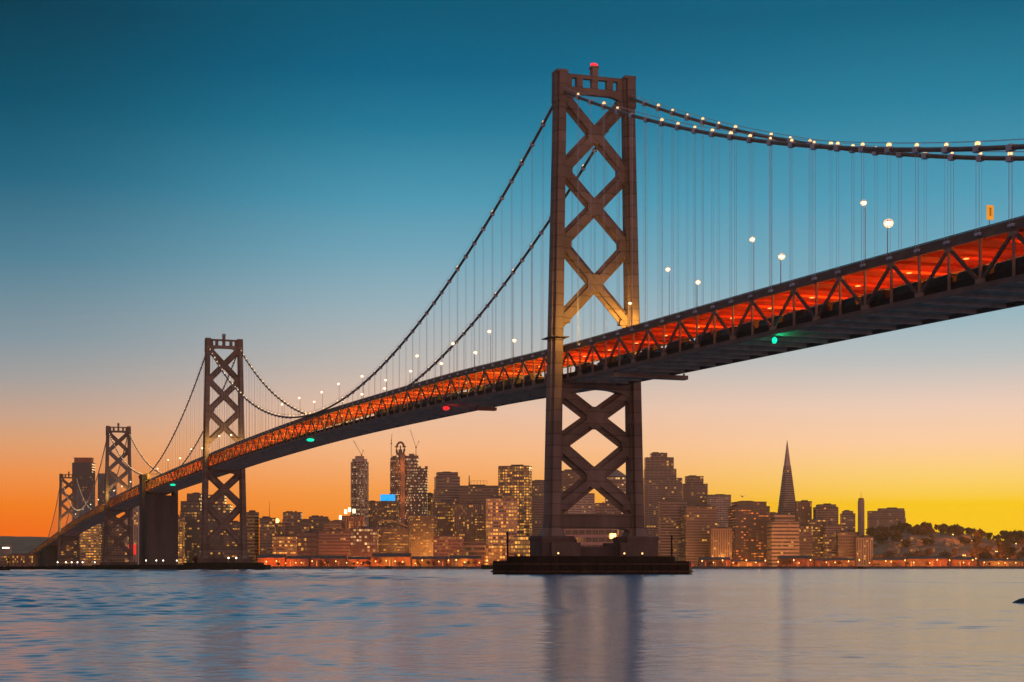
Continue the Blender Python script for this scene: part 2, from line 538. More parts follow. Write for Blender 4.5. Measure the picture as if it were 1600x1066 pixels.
# chop shaped for its reflections: calmer right mirrors warm sky, rougher left the blue
left_chop = 1/(1+np.exp((XX/(YY+45)+0.03)/0.045))
gust = np.clip(0.22+1.15*left_chop+(0.07+0.12*left_chop)*gust, 0.08, 2.1)
ZZ = ZZ*gust
edge = np.clip((0.52-np.abs(th))/0.03, 0, 1)[None, :]*np.clip((YY-12)/3, 0, 1)
ZZ = ZZ*edge
verts = np.stack([XX, YY, ZZ], -1).reshape(-1, 3)
idx = np.arange(NR*NC).reshape(NR, NC)
quads = np.stack([idx[:-1, :-1], idx[:-1, 1:], idx[1:, 1:], idx[1:, :-1]], -1).reshape(-1, 4)
extra = np.array([(-6500, -400, -0.7), (6500, -400, -0.7), (6500, 6900, -0.7), (-6500, 6900, -0.7)], dtype=float)
n0 = len(verts)
verts = np.concatenate([verts, extra])
quads = np.concatenate([quads, np.array([[n0, n0+1, n0+2, n0+3]])])
me = bpy.data.meshes.new('water')
me.vertices.add(len(verts)); me.vertices.foreach_set('co', verts.astype(np.float32).ravel())
me.loops.add(quads.size); me.loops.foreach_set('vertex_index', quads.astype(np.int32).ravel())
me.polygons.add(len(quads)); me.polygons.foreach_set('loop_start', np.arange(0, quads.size, 4, dtype=np.int32))
me.polygons.foreach_set('use_smooth', np.ones(len(quads), dtype=bool))
me.update(calc_edges=True)
me.validate()
me.materials.append(M['water'])
wo = bpy.data.objects.new('water', me)
col.objects.link(wo)
tag(wo, kind='structure')

SHORE = 2420.0
g = MB()
front = [(-6499, 3300), (-1500, 3050), (-820, 2640), (-420, 2450), (300, SHORE), (1200, SHORE+40), (3000, SHORE+300), (6499, 3600)]
vs_ = [(x, y, -1) for x, y in front] + [(x, y, GZ) for x, y in front] + [(-6499, 6890, GZ), (6499, 6890, GZ)]
n = len(front)
fs_ = [(i, i+1, n+i+1, n+i) for i in range(n-1)] + [tuple(n+i for i in range(n)) + (2*n+1, 2*n)]
g.add(vs_, fs_)
tag(g.build('ground', M['land']), kind='structure')


def hill(name, prof, d0, d1, mat, seed):
    """terrain: prof = [(photo x, photo y of the ridge)], rising from d0 to a ridge at d1, then falling away"""
    rnd = random.Random(seed)
    mb = MB()
    nx, ny = 70, 14
    xs = [prof[0][0] + (prof[-1][0]-prof[0][0])*i/nx for i in range(nx+1)]
    vs = []
    for j in range(ny+1):
        t = j/ny
        d = d0 + (d1-d0)*1.5*t
        k = min(1.0, t*1.5)
        k = k*k*(3-2*k) if t*1.5 <= 1 else max(0, 1-(t*1.5-1)*1.6)
        for x in xs:
            for a, b in zip(prof, prof[1:]):
                if a[0] <= x <= b[0]:
                    y = a[1] + (b[1]-a[1])*(x-a[0])/(b[0]-a[0])
                    break
            h = max(0, (HY-y)/F*d1+HC-GZ)
            vs.append(((x-800)/F*d1, d, GZ-0.6 + h*k + (rnd.uniform(-1, 1)*0.5 if 0 < j < ny else 0)))
    fs = []
    for j in range(ny):
        for i in range(nx):
            fs.append((j*(nx+1)+i, j*(nx+1)+i+1, (j+1)*(nx+1)+i+1, (j+1)*(nx+1)+i))
    mb.add(vs, fs)
    o = mb.build(name, mat)
    tag(o, kind='structure')
    def zat(xw, yw):
        i = (xw/d1*F+800-prof[0][0])/(prof[-1][0]-prof[0][0])*nx
        j = (yw-d0)/((d1-d0)*1.5)*ny
        i = min(nx-1, max(0, int(i))); j = min(ny-1, max(0, int(j)))
        return vs[j*(nx+1)+i][2]
    return zat


hill_z = hill('hill', [(1230, 870), (1290, 852), (1340, 840), (1400, 832), (1440, 831), (1500, 835), (1540, 845), (1580, 847), (1620, 849), (1720, 852), (1900, 870)],
              2900, 3500, M['hill'], 3)
hill('far_hills', [(-420, 850), (-200, 842), (-60, 838), (20, 838), (76, 839), (140, 843), (220, 852), (300, 868)], 3900, 5200, M['hill'], 5)

# ------------------------------------------------------------------ the bridge
bridge = empty('suspension_bridge', B(0, 0, 0), TH)
tag(bridge, 'long double deck suspension bridge with cross braced towers and red glowing truss sides', 'bridge')
# local frame: x = u (across), y = s (along), z = height
DECK = [(-420, 60.0), (-234, 65.4), (-136, 68.0), (0, 71.2), (123, 75.6), (361, 80.8), (567, 82.4), (721, 82.3), (1058, 81.0), (1462, 76.2), (1901, 67.0),
        (2109, 60.6), (2384, 51.3), (2858, 35.8), (3200, 25.0)]
def zr(s):
    """height of the upper deck's railing top"""
    P = DECK
    i = 0
    while i < len(P)-2 and s > P[i+1][0]: i += 1
    (x1, y1), (x2, y2) = P[i], P[i+1]
    m1 = (y2-P[max(i-1, 0)][1])/(x2-P[max(i-1, 0)][0])
    m2 = (P[min(i+2, len(P)-1)][1]-y1)/(P[min(i+2, len(P)-1)][0]-x1)
    h = x2-x1; t = (s-x1)/h
    return y1*(2*t**3-3*t*t+1) + h*m1*(t**3-2*t*t+t) + y2*(-2*t**3+3*t*t) + h*m2*(t**3-t*t)


PANEL = 20.6
HALF = PANEL/2
S_START, S_END = -138 - PANEL*13, -138 + PANEL*160
stations = []
k = 0
while S_START + k*HALF <= S_END:
    stations.append(S_START + k*HALF); k += 1


def run(mb, u0, u1, dz0, dz1, s0=S_START, s1=S_END):
    ss = [s for s in stations if s0 <= s <= s1]
    mb.loft([[(u0, s, zr(s)+dz0), (u1, s, zr(s)+dz0), (u1, s, zr(s)+dz1), (u0, s, zr(s)+dz1)] for s in ss])
    return mb


def cam_dist(s, u, z):
    p = B(s, u, z)
    if p.y < 5 or abs(p.x/p.y*F) > 830: return 1e6 + p.length
    return p.length


def limited(items, name, mat, rest_parent, keep=100):
    """items: (s, u, z, fill(mb), parent); the nearest in view stay parts of their own, the rest becomes one"""
    items = sorted(items, key=lambda t: cam_dist(t[0], t[1], t[2]))
    for it in items[:keep]:
        mb = MB(); it[3](mb); mb.build(name, mat, it[4])
    if len(items) > keep:
        mb = MB()
        for it in items[keep:]: it[3](mb)
        tag(mb.build(name, mat, rest_parent), kind='stuff')


TU = 10.3
upper = run(MB(), -9.7, 9.7, -1.6, -1.1).build('upper_deck', M['asphalt'], bridge)
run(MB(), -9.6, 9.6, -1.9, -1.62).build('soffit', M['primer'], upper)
for sg in (-1, 1):
    mb = MB()
    run(mb, sg*9.95-0.1, sg*9.95+0.1, -1.15, -0.22)
    run(mb, sg*9.95-0.14, sg*9.95+0.14, -0.12, 0.0)
    for s in stations[:260]:
        for q in (0, 1):
            z = zr(s+q*HALF/2)
            mb.box((sg*9.95, s+q*HALF/2, z-0.18), (0.12, 0.12, 0.14))
    mb.build('railing', M['deck_steel'], upper)
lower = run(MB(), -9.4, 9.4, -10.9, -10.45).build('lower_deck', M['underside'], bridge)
for sg in (-1, 1):
    run(MB(), sg*9.5-0.12, sg*9.5+0.12, -10.5, -9.0).build('barrier', M['black'], lower)
items, citems = [], []
for s in stations:
    z = zr(s)
    items.append((s, 0, z, (lambda mb, s=s, z=z: mb.bx(-9.9, 9.9, s-0.22, s+0.22, z-11.75, z-10.92)), lower))
    citems.append((s, 0, z, (lambda mb, s=s, z=z: mb.bx(-9.5, 9.5, s-0.25, s+0.25, z-2.45, z-1.92)), upper))
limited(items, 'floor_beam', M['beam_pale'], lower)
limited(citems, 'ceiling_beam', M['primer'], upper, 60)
truss = []
for sg in (-1, 1):
    mb = MB()
    run(mb, sg*TU-0.35, sg*TU+0.35, -2.35, -1.25)
    run(mb, sg*TU-0.35, sg*TU+0.35, -11.7, -10.6)
    truss.append(mb.build('side_truss', M['deck_steel'], bridge))
dia, ver = [], []
for i, s in enumerate(stations[:-1]):
    for j, sg in enumerate((-1, 1)):
        u = sg*TU
        low = (i % 2 == 0)
        z = zr(s)
        def fv(mb, u=u, s=s, z=z, low=low):
            mb.bx(u-0.2, u+0.2, s-0.24, s+0.24, z-10.6, z-2.35)
            # gusset where the diagonals meet the chord
            if low: mb.bx(u-0.26, u+0.26, s-1.3, s+1.3, z-10.75, z-9.7)
            else: mb.bx(u-0.26, u+0.26, s-1.3, s+1.3, z-3.2, z-2.2)
        ver.append((s, u, z-6, fv, truss[j]))
        s2 = s+HALF
        za, zb = (zr(s)-10.4, zr(s2)-2.5) if low else (zr(s)-2.5, zr(s2)-10.4)
        dia.append((s+HALF/2, u, z-6, (lambda mb, u=u, s=s, s2=s2, za=za, zb=zb: mb.beam((u, s, za), (u, s2, zb), 0.62, 0.5, (1, 0, 0))), truss[j]))
limited(dia, 'diagonal', M['truss_post'], truss[0])
limited(ver, 'post', M['post_paint'], truss[0])
# amber lamps that light the lower roadway
items = []
LS = []
s = -230
while s < 3000:
    LS.append(s); s += PANEL if s < 1000 else PANEL*2
for s in LS:
    z = zr(s)
    items.append((s, -9.5, z, (lambda mb, s=s, z=z: mb.bx(-2.9, -2.1, s+HALF/2-0.45, s+HALF/2+0.45, z-3.1, z-2.92)), upper))
    P = 7600 if s < 700 else 9500
    rl = random.Random(int(s*3+5)).choice((0.22, 0.5, 0.9, 1.5, 1.9)) if s > 12 else random.Random(int(s*3+5)).choice((0.3, 0.55, 0.9, 1.2, 1.7))
    point_light((1.0 if s > 12 else 2.5, s+HALF/2, z-5.4), P*rl, (1.0, 0.50, 0.07) if s > 12 else (1.0, 0.20, 0.018), 0.5, bridge)
limited(items, 'deck_light', M['strip'], upper, 60)


# ---- towers
def ring_plus(cx, cy, z, a, b):
    """cross-section of a leg: a stepped, cellular box"""
    i, j = a*0.30, b*0.30
    p = [(-i, -b/2), (i, -b/2), (i, -j*0.9), (a/2, -j*0.9), (a/2, j*0.9), (i, j*0.9), (i, b/2), (-i, b/2), (-i, j*0.9), (-a/2, j*0.9), (-a/2, -j*0.9), (-i, -j*0.9)]
    return [(cx+x, cy+y, z) for x, y in p]


def tower(s, ztop, pz, above, below, strut, zbase, label, big=False, fend=True, ped=6.4):
    t = empty('bridge_tower', (0, s, 0), 0, bridge)
    if label: t['label'] = label
    zb0 = zbase
    def uc(z): return 11.5 + (146-z)/146*2.75
    def ab(z):
        k = max(0, (146-z)/146)
        return 3.5+1.0*k, 5.4+2.2*k
    for sg in (-1, 1):
        zs = [zb0, zb0+3, 40, 80, 110, ztop-9, ztop-8.9, ztop]
        rings = []
        for i, z in enumerate(zs):
            a, b = ab(z)
            if i == 0: a, b = a*1.6, b*1.45
            if i >= 6: a, b = a*1.18, b*1.12
            rings.append(ring_plus(sg*uc(z), 0, z, a, b))
        mb = MB(); mb.loft(rings)
        a, b = ab(ztop)
        mb.box((sg*uc(ztop), 0, ztop+0.45), (a*1.05, b*0.95, 0.9))
        leg = mb.build('leg', M['steel'], t)
        if big:
            # ladder cage and access platform on the leg
            p = MB()
            zz = zr(s)+2
            p.bx(sg*uc(zz)-3.0, sg*uc(zz)+3.0, -4.4, 4.4, zz-0.2, zz+0.05)
            p.build('walkway', M['deck_steel'], t)
    # portal at the top: two chords with square openings between
    w_ = uc(pz[1])-ab(pz[1])[0]/2+0.4
    mb = MB()
    n_op = 4
    zt, zb = pz
    oz0, oz1 = zb+(zt-zb)*0.34, zt-(zt-zb)*0.18
    mb.bx(-w_, w_, -0.9, 0.9, oz1, zt)
    # arched lower edge
    pts = []
    for i in range(13):
        x = -w_+2*w_*i/12
        k = abs(x)/w_
        pts.append((x, zb-1.9*max(0, k-0.45)**2*4))
    poly = [(x, z) for x, z in pts] + [(w_, oz0), (-w_, oz0)]
    mb.loft([[(x, -0.9, z) for x, z in poly], [(x, 0.9, z) for x, z in poly]])
    for i in range(n_op+1):
        x = -w_+2*w_*i/n_op
        hw = 1.05 if 0 < i < n_op else 2.4
        mb.bx(x-hw, x+hw, -0.8, 0.8, oz0, oz1)
    mb.build('portal_beam', M['steel'], t)
    pb = MB(); pb.box((0, 0, ztop+0.6), (1.9, 2.4, ztop+2.6-zt+2)); pb.box((0, 0, ztop+3.0), (2.5, 2.8, 0.5))
    post = pb.build('beacon_post', M['steel'], t)
    bb = MB()
    for dx in (-0.75, 0, 0.75): bb.ball((dx, 0, ztop+3.9+0.2*(dx == 0)), 0.5, 8, 6)
    bb.build('beacon', M['beacon'] if big else M['steel'], post)
    # bracing
    def braces(nodes, w1, dd):
        for i in range(len(nodes)-1):
            za, zb_ = nodes[i], nodes[i+1]
            ua, ub = uc(za)-1.0, uc(zb_)-1.0
            for sg in (-1, 1):
                mb = MB()
                y = 0.06*sg
                mb.beam((sg*ua, y, za), (-sg*ub, y, zb_), dd, w1, (0, 1, 0))
                # flanges proud of the web give the edge lines
                dv = Vector((-sg*ub-sg*ua, 0, zb_-za)).normalized()
                nv = Vector((-dv.z, 0, dv.x))
                for q in (-1, 1):
                    o = nv*(q*(w1/2-0.2))
                    mb.beam((sg*ua+o.x, y, za+o.z), (-sg*ub+o.x, y, zb_+o.z), dd+0.4, 0.38, (0, 1, 0))
                mb.build('cross_brace', M['steel'], t)
            g = MB()
            zc = za+(zb_-za)*ua/(ua+ub)
            r = w1*1.08
            g.loft([[(r*math.cos(math.pi/8+k*math.pi/4)*1.0, yy, zc+r*math.sin(math.pi/8+k*math.pi/4)*1.15) for k in range(8)] for yy in (-dd*0.66, dd*0.66)])
            g.build('gusset', M['steel'], t)
        for i, z in enumerate(nodes):
            for sg in (-1, 1):
                g = MB()
                u_ = uc(z)-ab(z)[0]/2
                up_, dn_ = (0 if i == 0 else 4.2), (0 if i == len(nodes)-1 else 4.2)
                poly = [(u_+0.7, z+up_*1.05), (u_-2.5, z+up_*0.25), (u_-2.5, z-dn_*0.25), (u_+0.7, z-dn_*1.05)]
                g.loft([[(sg*x, yy, zz) for x, zz in poly] for yy in (-dd*0.62, dd*0.62)])
                g.build('gusset', M['steel'], t)
    braces(above, 2.5, 1.8)
    braces(below, 3.0, 2.2)
    # strut below the bracing
    zt, zb = strut
    w_ = uc(zb)-ab(zb)[0]/2+0.5
    mb = MB()
    poly = [(-w_, zt), (w_, zt), (w_, zb-1.6), (w_-1.5, zb-0.6), (w_-4, zb), (-w_+4, zb), (-w_+1.5, zb-0.6), (-w_, zb-1.6)]
    mb.loft([[(x, -1.6, z) for x, z in poly], [(x, 1.6, z) for x, z in poly]])
    mb.bx(-w_, w_, -1.9, 1.9, zt-0.5, zt+0.1)
    mb.build('base_strut', M['steel'], t)
    # strut under the deck, arched
    z1 = zr(s)-12.0
    w_ = uc(z1)-1.0
    mb = MB()
    poly = [(-w_, z1), (w_, z1)] + [(w_*(1-2*i/14), z1-1.6-3.2*(abs(1-2*i/14))**3) for i in range(15)]
    mb.loft([[(x, -1.7, z) for x, z in poly], [(x, 1.7, z) for x, z in poly]])
    mb.build('deck_strut', M['steel'], t)
    # pier
    for sg in (-1, 1):
        mb = MB()
        u_ = uc(zb0)
        mb.box((sg*u_, 0, (ped+zb0)/2), (10.4, 11.5, zb0-ped))
        mb.box((sg*u_, 0, zb0-0.7), (11.0, 12.1, 0.7))
        if big: mb.box((sg*(u_-3.4 if sg > 0 else u_-2.0), 0, (ped+zb0-2)/2), (9.5, 14.5, zb0-2-ped))
        mb.build('pedestal', M['pedestal'], t)
    mb = MB(); mb.bx(-10.5, 10.5, -3, 3, ped, ped+3.0); mb.bx(-7.6, -6.7, -2.6, -1.7, ped+3, ped+5.2)
    mb.build('pier_wall', M['concrete'], t)
    mb = MB()
    hexa = [(-33, -1), (-27, -11), (27, -11), (33, -1), (33, 1), (27, 11), (-27, 11), (-33, 1)]
    mb.prism(hexa, -2, ped-1.5)
    mb.prism([(x*0.86, y*0.86) for x, y in hexa], ped-1.5, ped)
    for i in range(-9, 10):
        mb.box((i*3.0, -11.15, 1.4), (0.5, 0.4, 5.4)); mb.box((i*3.0, 11.15, 1.4), (0.5, 0.4, 5.4))
    fd = mb.build('fender', M['fender'], t)
    if big:
        mb = MB()
        for zz in (0.9, 3.2):
            for i in range(8):
                a_, b_ = hexa[i], hexa[(i+1) % 8]
                mb.beam((a_[0]*1.012, a_[1]*1.045, zz), (b_[0]*1.012, b_[1]*1.045, zz), 0.4, 0.45)
        mb.build('waler', M['rust_timber'], fd)
        mb = MB()
        for q in (-0.35, 0.35): mb.bx(-17+q-0.06, -17+q+0.06, -11.75, -11.6, -0.5, 5.2)
        for q in range(12): mb.bx(-17.35, -16.65, -11.74, -11.62, -0.2+q*0.45, -0.1+q*0.45)
        mb.build('ladder', M['rust_timber'], fd)
    return t, fd, uc


tw, fd, uc6 = tower(0, 155.0, (155.2, 149.2), [148.0, 125.4, 102.6, 78.0], [57.2, 40.0, 20.0], (18.7, 14.4), 11.8, 'nearest tower, its lower legs washed golden by floodlights', big=True, ped=5.6)
# lamps, poles and a red marker on the fender of the near tower
for u_, s_ in ((-15.5, -9.6), (6.2, -9.6), (12.2, -9.6)):
    mb = MB(); mb.bx(u_-0.09, u_+0.09, s_-0.09, s_+0.09, 5.0, 6.3); lp = mb.build('fender_lamp', M['fender'], tw)
    mb = MB(); mb.ball((u_, s_, 6.45), 0.30, 8, 6); mb.build('bulb', M['fender_glow'], lp)
for u_, h in ((-28.5, 13.2), (26.5, 12.4)):
    mb = MB(); mb.tube([(u_, 0, 3.5), (u_, 0, h)], 0.32, 6); mb.build('marker_pole', M['fender'], tw)
mb = MB(); mb.ball((32.4, -1.6, 3.0), 0.7, 8, 6); mb.build('end_marker', M['red_mark'], fd)
tower(704, 162.4, (162.8, 156.2), [155.5, 133.8, 112.0, 90.0], [68.5, 45.5, 18.6], (17.0, 13.0), 8.5, 'second tower, middle of the three clear of the skyline', ped=5.5)
tower(1412, 156.6, (156.8, 150.4), [150.0, 129.8, 108.6, 88.0], [61.5, 43.5, 17.0], (16.0, 12.0), 8.0, 'third tower, rising from the dipping deck beside the anchorage', ped=5.0)
tower(2116, 140.8, (141.0, 134.8), [134.0, 116.0, 97.0, 76.0], [47.0, 32.0, 13.0], (12.5, 9.0), 7.0, 'farthest tower, half hidden by the dark slab tower', ped=5.0)

# ---- centre anchorage, with the cable housing on its near corner
an = empty('anchorage', (0, 1058, 0), 0, bridge)
mb = MB(); mb.bx(-13.5, 13.5, -18, 18, -2, 66.5)
for i in range(9): mb.bx(-12.5+i*3-0.35, -12.5+i*3+0.35, -18.35, -17.9, 4, 66)
mb.bx(-14.6, 14.6, -19.5, 19.5, -2, 4)
mb.build('block', M['concrete'], an)
for sg in (-1, 1):
    mb = MB()
    mb.bx(sg*14.4-1.6, sg*14.4+1.6, -4, 18, 1, 85)
    mb.bx(sg*14.4-2.1, sg*14.4+2.1, -5, 19, 83.2, 85.6)
    mb.build('pylon', M['concrete'], an)
mb = MB()
for sg in (-1, 1): mb.bx(sg*11.5-1.1, sg*11.5+1.1, -14, 14, 81.2, 86.2)
mb.bx(-11, 11, 8, 10, 86.4, 87.4)
mb.build('cable_housing', W['ochre'], an)
point_light((-13.8, 1058-19, 87), 9000, (1.0, 0.66, 0.12), 0.5, bridge)
point_light((-6, 1058, 90), 9000, (1.0, 0.66, 0.12), 0.5, bridge)
mb = MB(); mb.prism([(-20, -26), (20, -26), (26, 0), (20, 26), (-20, 26), (-26, 0)], -2, 4.5); mb.build('fender', M['fender'], an)
# ---- end anchorage and the approach viaduct's piers
mb = MB(); mb.bx(-13, 13, 2440, 2520, -1, 36); mb.build('end_anchorage', M['concrete'], bridge)
for s in range(2590, 3200, 72):
    mb = MB()
    top = zr(s)-12
    for sg in (-1, 1): mb.bx(sg*8-1.6, sg*8+1.6, s-2, s+2, -1, top-2)
    mb.bx(-11, 11, s-2.4, s+2.4, top-2, top-0.1)
    mb.build('viaduct_pier', M['concrete'], bridge)

# ---- cables
SPANS = [(-372, 0, 58.5, 150.0, None), (0, 704, 150.0, 157.0, 80.4), (704, 1058, 157.0, 85.0, None), (1058, 1412, 85.0, 151.0, None),
         (1412, 2116, 151.0, 135.5, 76.5), (2116, 2470, 135.5, 45.0, None)]
def zc(s):
    for a, b, za, zb, low in SPANS:
        if a <= s <= b:
            t = (s-a)/(b-a)
            line = za+(zb-za)*t
            if low is not None:
                return line - 4*t*(1-t)*((za+zb)/2-low)
            sag = 16.0 if a < -1 else 12.0
            return line - 4*t*(1-t)*sag
    return None
CU = 10.9
cables, susp, clight = [], [], []
for j, sg in enumerate((-1, 1)):
    pts = []
    s = -372.0
    while s <= 2470:
        pts.append((sg*CU, s, zc(s))); s += 4.0
    for sp in (0, 704, 1412, 2116): pts.append((sg*CU, sp, zc(sp)))
    pts = sorted(set(pts), key=lambda p: p[1])
    cb = MB().tube(pts, 0.48, 8).build('main_cable', M['cable'], bridge, smooth=True)
    cables.append(cb)
    hr = MB()
    for du in (-0.55, 0.55):
        hr.tube([(p[0]+du, p[1], p[2]+1.35) for p in pts if p[1] < 760], 0.045, 4)
    hr.build('hand_rope', M['rope'], cb)
    for s in stations:
        c = zc(s) if s < 2470 and s > -372 else None
        if c is None: continue
        if min(abs(s-q) for q in (0, 704, 1058, 1412, 2116)) < 5: continue
        if c-zr(s) > 1.5 and not 1030 < s < 1090:
            def fs(mb, s=s, c=c, u=sg*CU):
                z0 = zr(s)-1.4
                for ds in (-0.5, 0.5):
                    mb.tube([(u, s+ds, z0), (u, s+ds, c)], 0.03 if (round((s-S_START)/HALF) % 2) else 0.048, 4)
                mb.bx(u-0.6, u+0.6, s-0.75, s+0.75, c-0.66, c+0.5)
                mb.box((u*0.99, s, z0), (0.7, 1.5, 0.5))
            susp.append((s, sg*CU, (c+zr(s))/2, fs, cb))
        def fl(mb, s=s, c=c, u=sg*CU):
            rr = random.Random(int(s*7+u*3)); k = rr.uniform(0.2, 0.38) * (0.7 if 20 < s < 330 else 1)
            mb.loft([[(u+k*a, s+k*b, c+zz) for a, b in ((-q, -q), (q, -q), (q, q), (-q, q))] for q, zz in ((0.7, 0.6), (1.0, 0.75), (1.0, 0.75+k), (0.5, 0.8+k*1.7))])
            mb.bx(u-0.12, u+0.12, s-0.12, s+0.12, c+0.4, c+0.65)
        rq = random.Random(int(s*5+sg)).random()
        if zc(s)-zr(s) > -2 and not 1030 < s < 1090 and rq < (0.35 if 20 < s < 330 else 0.9): clight.append((s, sg*CU, c, fl, cb))
limited(susp, 'suspender', M['rope'], cables[0])
limited(clight, 'cable_light', M['cable_lamp'], cables[0])

# ---- floodlights at the feet of the near tower's upper half
for (s_, u_, z_, p_) in ((-5.5, 8.0, 75.0, 15000), (-17, -10.0, 76, 14000), (-5, 10.2, 79.0, 3000)):
    point_light((u_, s_, z_), p_, (1.0, 0.52, 0.08), 0.25, bridge)
for (s_, z_) in ((700, 86), (1408, 81), (2112, 66)):
    for u_ in (-8, 8): point_light((u_, s_-6, z_), 9000, (1.0, 0.60, 0.16), 0.3, bridge)

# ------------------------------------------------------------------ things on the bridge
ORD = ['first', 'second', 'third', 'fourth', 'fifth', 'sixth', 'seventh', 'eighth', 'ninth', 'tenth', 'eleventh', 'twelfth', 'thirteenth', 'fourteenth',
       'fifteenth', 'sixteenth', 'seventeenth', 'eighteenth', 'nineteenth', 'twentieth', 'twenty-first', 'twenty-second', 'twenty-third', 'twenty-fourth',
       'twenty-fifth', 'twenty-sixth', 'twenty-seventh', 'twenty-eighth', 'twenty-ninth', 'thirtieth']


def s_of(x, u):
    p = (x-800)/F
    return ((X0+CS*u) - p*(Y0+SN*u))/(SN+p*CS)


def lamp_post(x, y, u, label, pale=False, size=0.62):
    s = s_of(x, u)
    base = zr(s)-1.1
    d = B(s, u).y
    h = (HY-y)/F*d+HC - base
    side = -1 if u < 0 else 1
    r = empty('street_lamp', B(s, u+side*0.0, base), TH)
    tag(r, label, 'street lamp', 'lamp posts along the upper deck')
    arm = 1.2
    mb = MB(); mb.tube([(side*0.35, 0, 0), (side*0.35, 0, h*0.9), (side*0.2, 0, h+0.15), (-side*0.1, 0, h+0.35)], [0.13, 0.10, 0.08, 0.07], 6)
    mb.box((side*0.35, 0, 0.3), (0.5, 0.5, 0.6))
    mb.build('pole', M['rope'], r)
    mb = MB(); mb.bx(-0.55, 0.35, -0.4, 0.4, h+0.3, h+0.52); hd = mb.build('lamp_head', M['deck_steel'], r)
    mb = MB(); mb.ball((-0.1, 0, h), size*0.6, 10, 7, (1, 1, 0.75)); mb.build('bulb', M['lamp_pale'] if pale else M['lamp'], hd)
    mb = MB(); mb.ball((-0.1, 0, h), size*1.02, 12, 8, (1, 1, 0.95)); mb.build('halo_shell', M['halo'], hd)  # added shell that draws the glow around the lamp


near_r = [(1389, 349), (1222, 401), (1091, 441), (985, 474)]
tall_r = [(1350, 317), (1176, 374), (1044, 421)]
for i, (x, y) in enumerate(near_r[::-1]):
    lamp_post(x, y, -8.9, ['bright lamp at deck level glowing against the foot of the right tower leg', 'lower right lamp of the pair nearest the big tower', 'lower right lamp of the middle pair above the red truss',
                         'brightest star-like lamp, low above the railing far along the deck'][i], size=[0.55, 0.7, 0.8, 1.0][i])
for i, (x, y) in enumerate(tall_r[::-1]):
    lamp_post(x, y, 8.8, ['taller left lamp of the pair nearest the big tower', 'taller left lamp of the middle pair above the red truss', 'tallest lamp, upper left of the brightest lamp'][i], size=0.75)
left_n = [(804, 532), (743, 551), (690, 568), (642, 580), (601, 607), (566, 616), (536, 626)]
left_f = [(765, 518), (708, 537), (652, 556), (603, 594), (566, 588), (529, 600), (503, 613), (491, 628), (468, 622), (441, 632)]
for i, (x, y) in enumerate(left_n):
    lamp_post(x, y, -8.9, 'short lamp on the railing left of the big tower, %s of its row' % ORD[i], pale=i > 1, size=0.75)
for i, (x, y) in enumerate(left_f):
    lamp_post(x, y, 8.8, 'tall slim lamp on the far railing left of the big tower, %s of its row' % ORD[i], pale=i > 1, size=0.8)
for i, s in enumerate((620, 668, 745, 800, 860, 930, 1000)):
    u = -8.9
    z = zr(s)+(9.5 if i % 2 else 6.5)
    p = B(s, u, z)
    lamp_post(p.x/p.y*F+800, HY-(z-HC)/p.y*F, u, 'pale lamp beside the second tower, %s along the dipping deck' % ORD[i], pale=True, size=0.8)
for i, s in enumerate((1130, 1210, 1290, 1370, 1460, 1550, 1650, 1760, 1880)):
    z = zr(s)+7
    p = B(s, -8.9, z)
    lamp_post(p.x/p.y*F+800, HY-(z-HC)/p.y*F, -8.9, 'small far lamp between anchorage and farthest tower, %s along the deck' % ORD[i], pale=True, size=0.8)


def marker(x, s, mat, label, cat, glow=None, big=1.0):
    z = zr(s)-12.1
    r = empty('marker_light', B(s, -TU, z), TH)
    tag(r, label, cat, 'navigation lights under the lower deck')
    mb = MB(); mb.bx(-0.12, 0.12, -0.12, 0.12, -0.2, 0.5); mb.build('bracket', M['deck_steel'], r)
    mb = MB(); mb.loft([[(k*math.cos(a*math.pi/4), k*math.sin(a*math.pi/4), zz) for a in range(8)] for k, zz in ((0.5*big, -0.2), (0.95*big, -0.55), (0.95*big, -1.2), (0.6*big, -1.6))])
    mb.build('lens', mat, r)
    if glow: point_light((0.9, -0.6, -0.75), glow[0], glow[1], 0.3, r)


marker(0, s_of(1210, -TU), M['green'], 'green light under the truss right of the big tower, tinting the underside', 'marker light', (450, (0.0, 1.0, 0.45)), 0.6)
marker(0, s_of(697, -TU), M['red_mark'], 'red light under the long span left of the big tower', 'marker light', (700, (1, 0.03, 0.02)), 1.3)
marker(0, s_of(485, -TU), M['green'], 'green light under the middle of the long span', 'marker light', None, 2.0)
marker(0, s_of(270, -TU), M['green'], 'pale green light beside the concrete anchorage', 'marker light', None, 2.2)

# amber panel sign above the right end of the deck
s = s_of(1547, -7)
d = B(s, -7).y
zt, zb = (HY-321)/F*d+HC, (HY-343.5)/F*d+HC
r = empty('deck_sign', B(s, -7, zr(s)-1.1), TH)
tag(r, 'amber upright panel sign above the railing at the right end', 'sign')
h0 = zr(s)-1.1
mb = MB(); mb.tube([(0, 0.25, 0), (0, 0.25, zt-h0)], 0.09, 6); mb.build('post', M['rope'], r)
mb = MB(); mb.bx(-0.72, 0.72, -0.1, 0.1, zb-h0, zt-h0); pn = mb.build('panel', M['amber_sign'], r)
mb = MB()
for k in range(5): mb.bx(-0.22, 0.22, -0.13, -0.1, zb-h0+0.75+k*0.32, zb-h0+0.95+k*0.32)
mb.build('lettering', M['amber_dark'], pn)
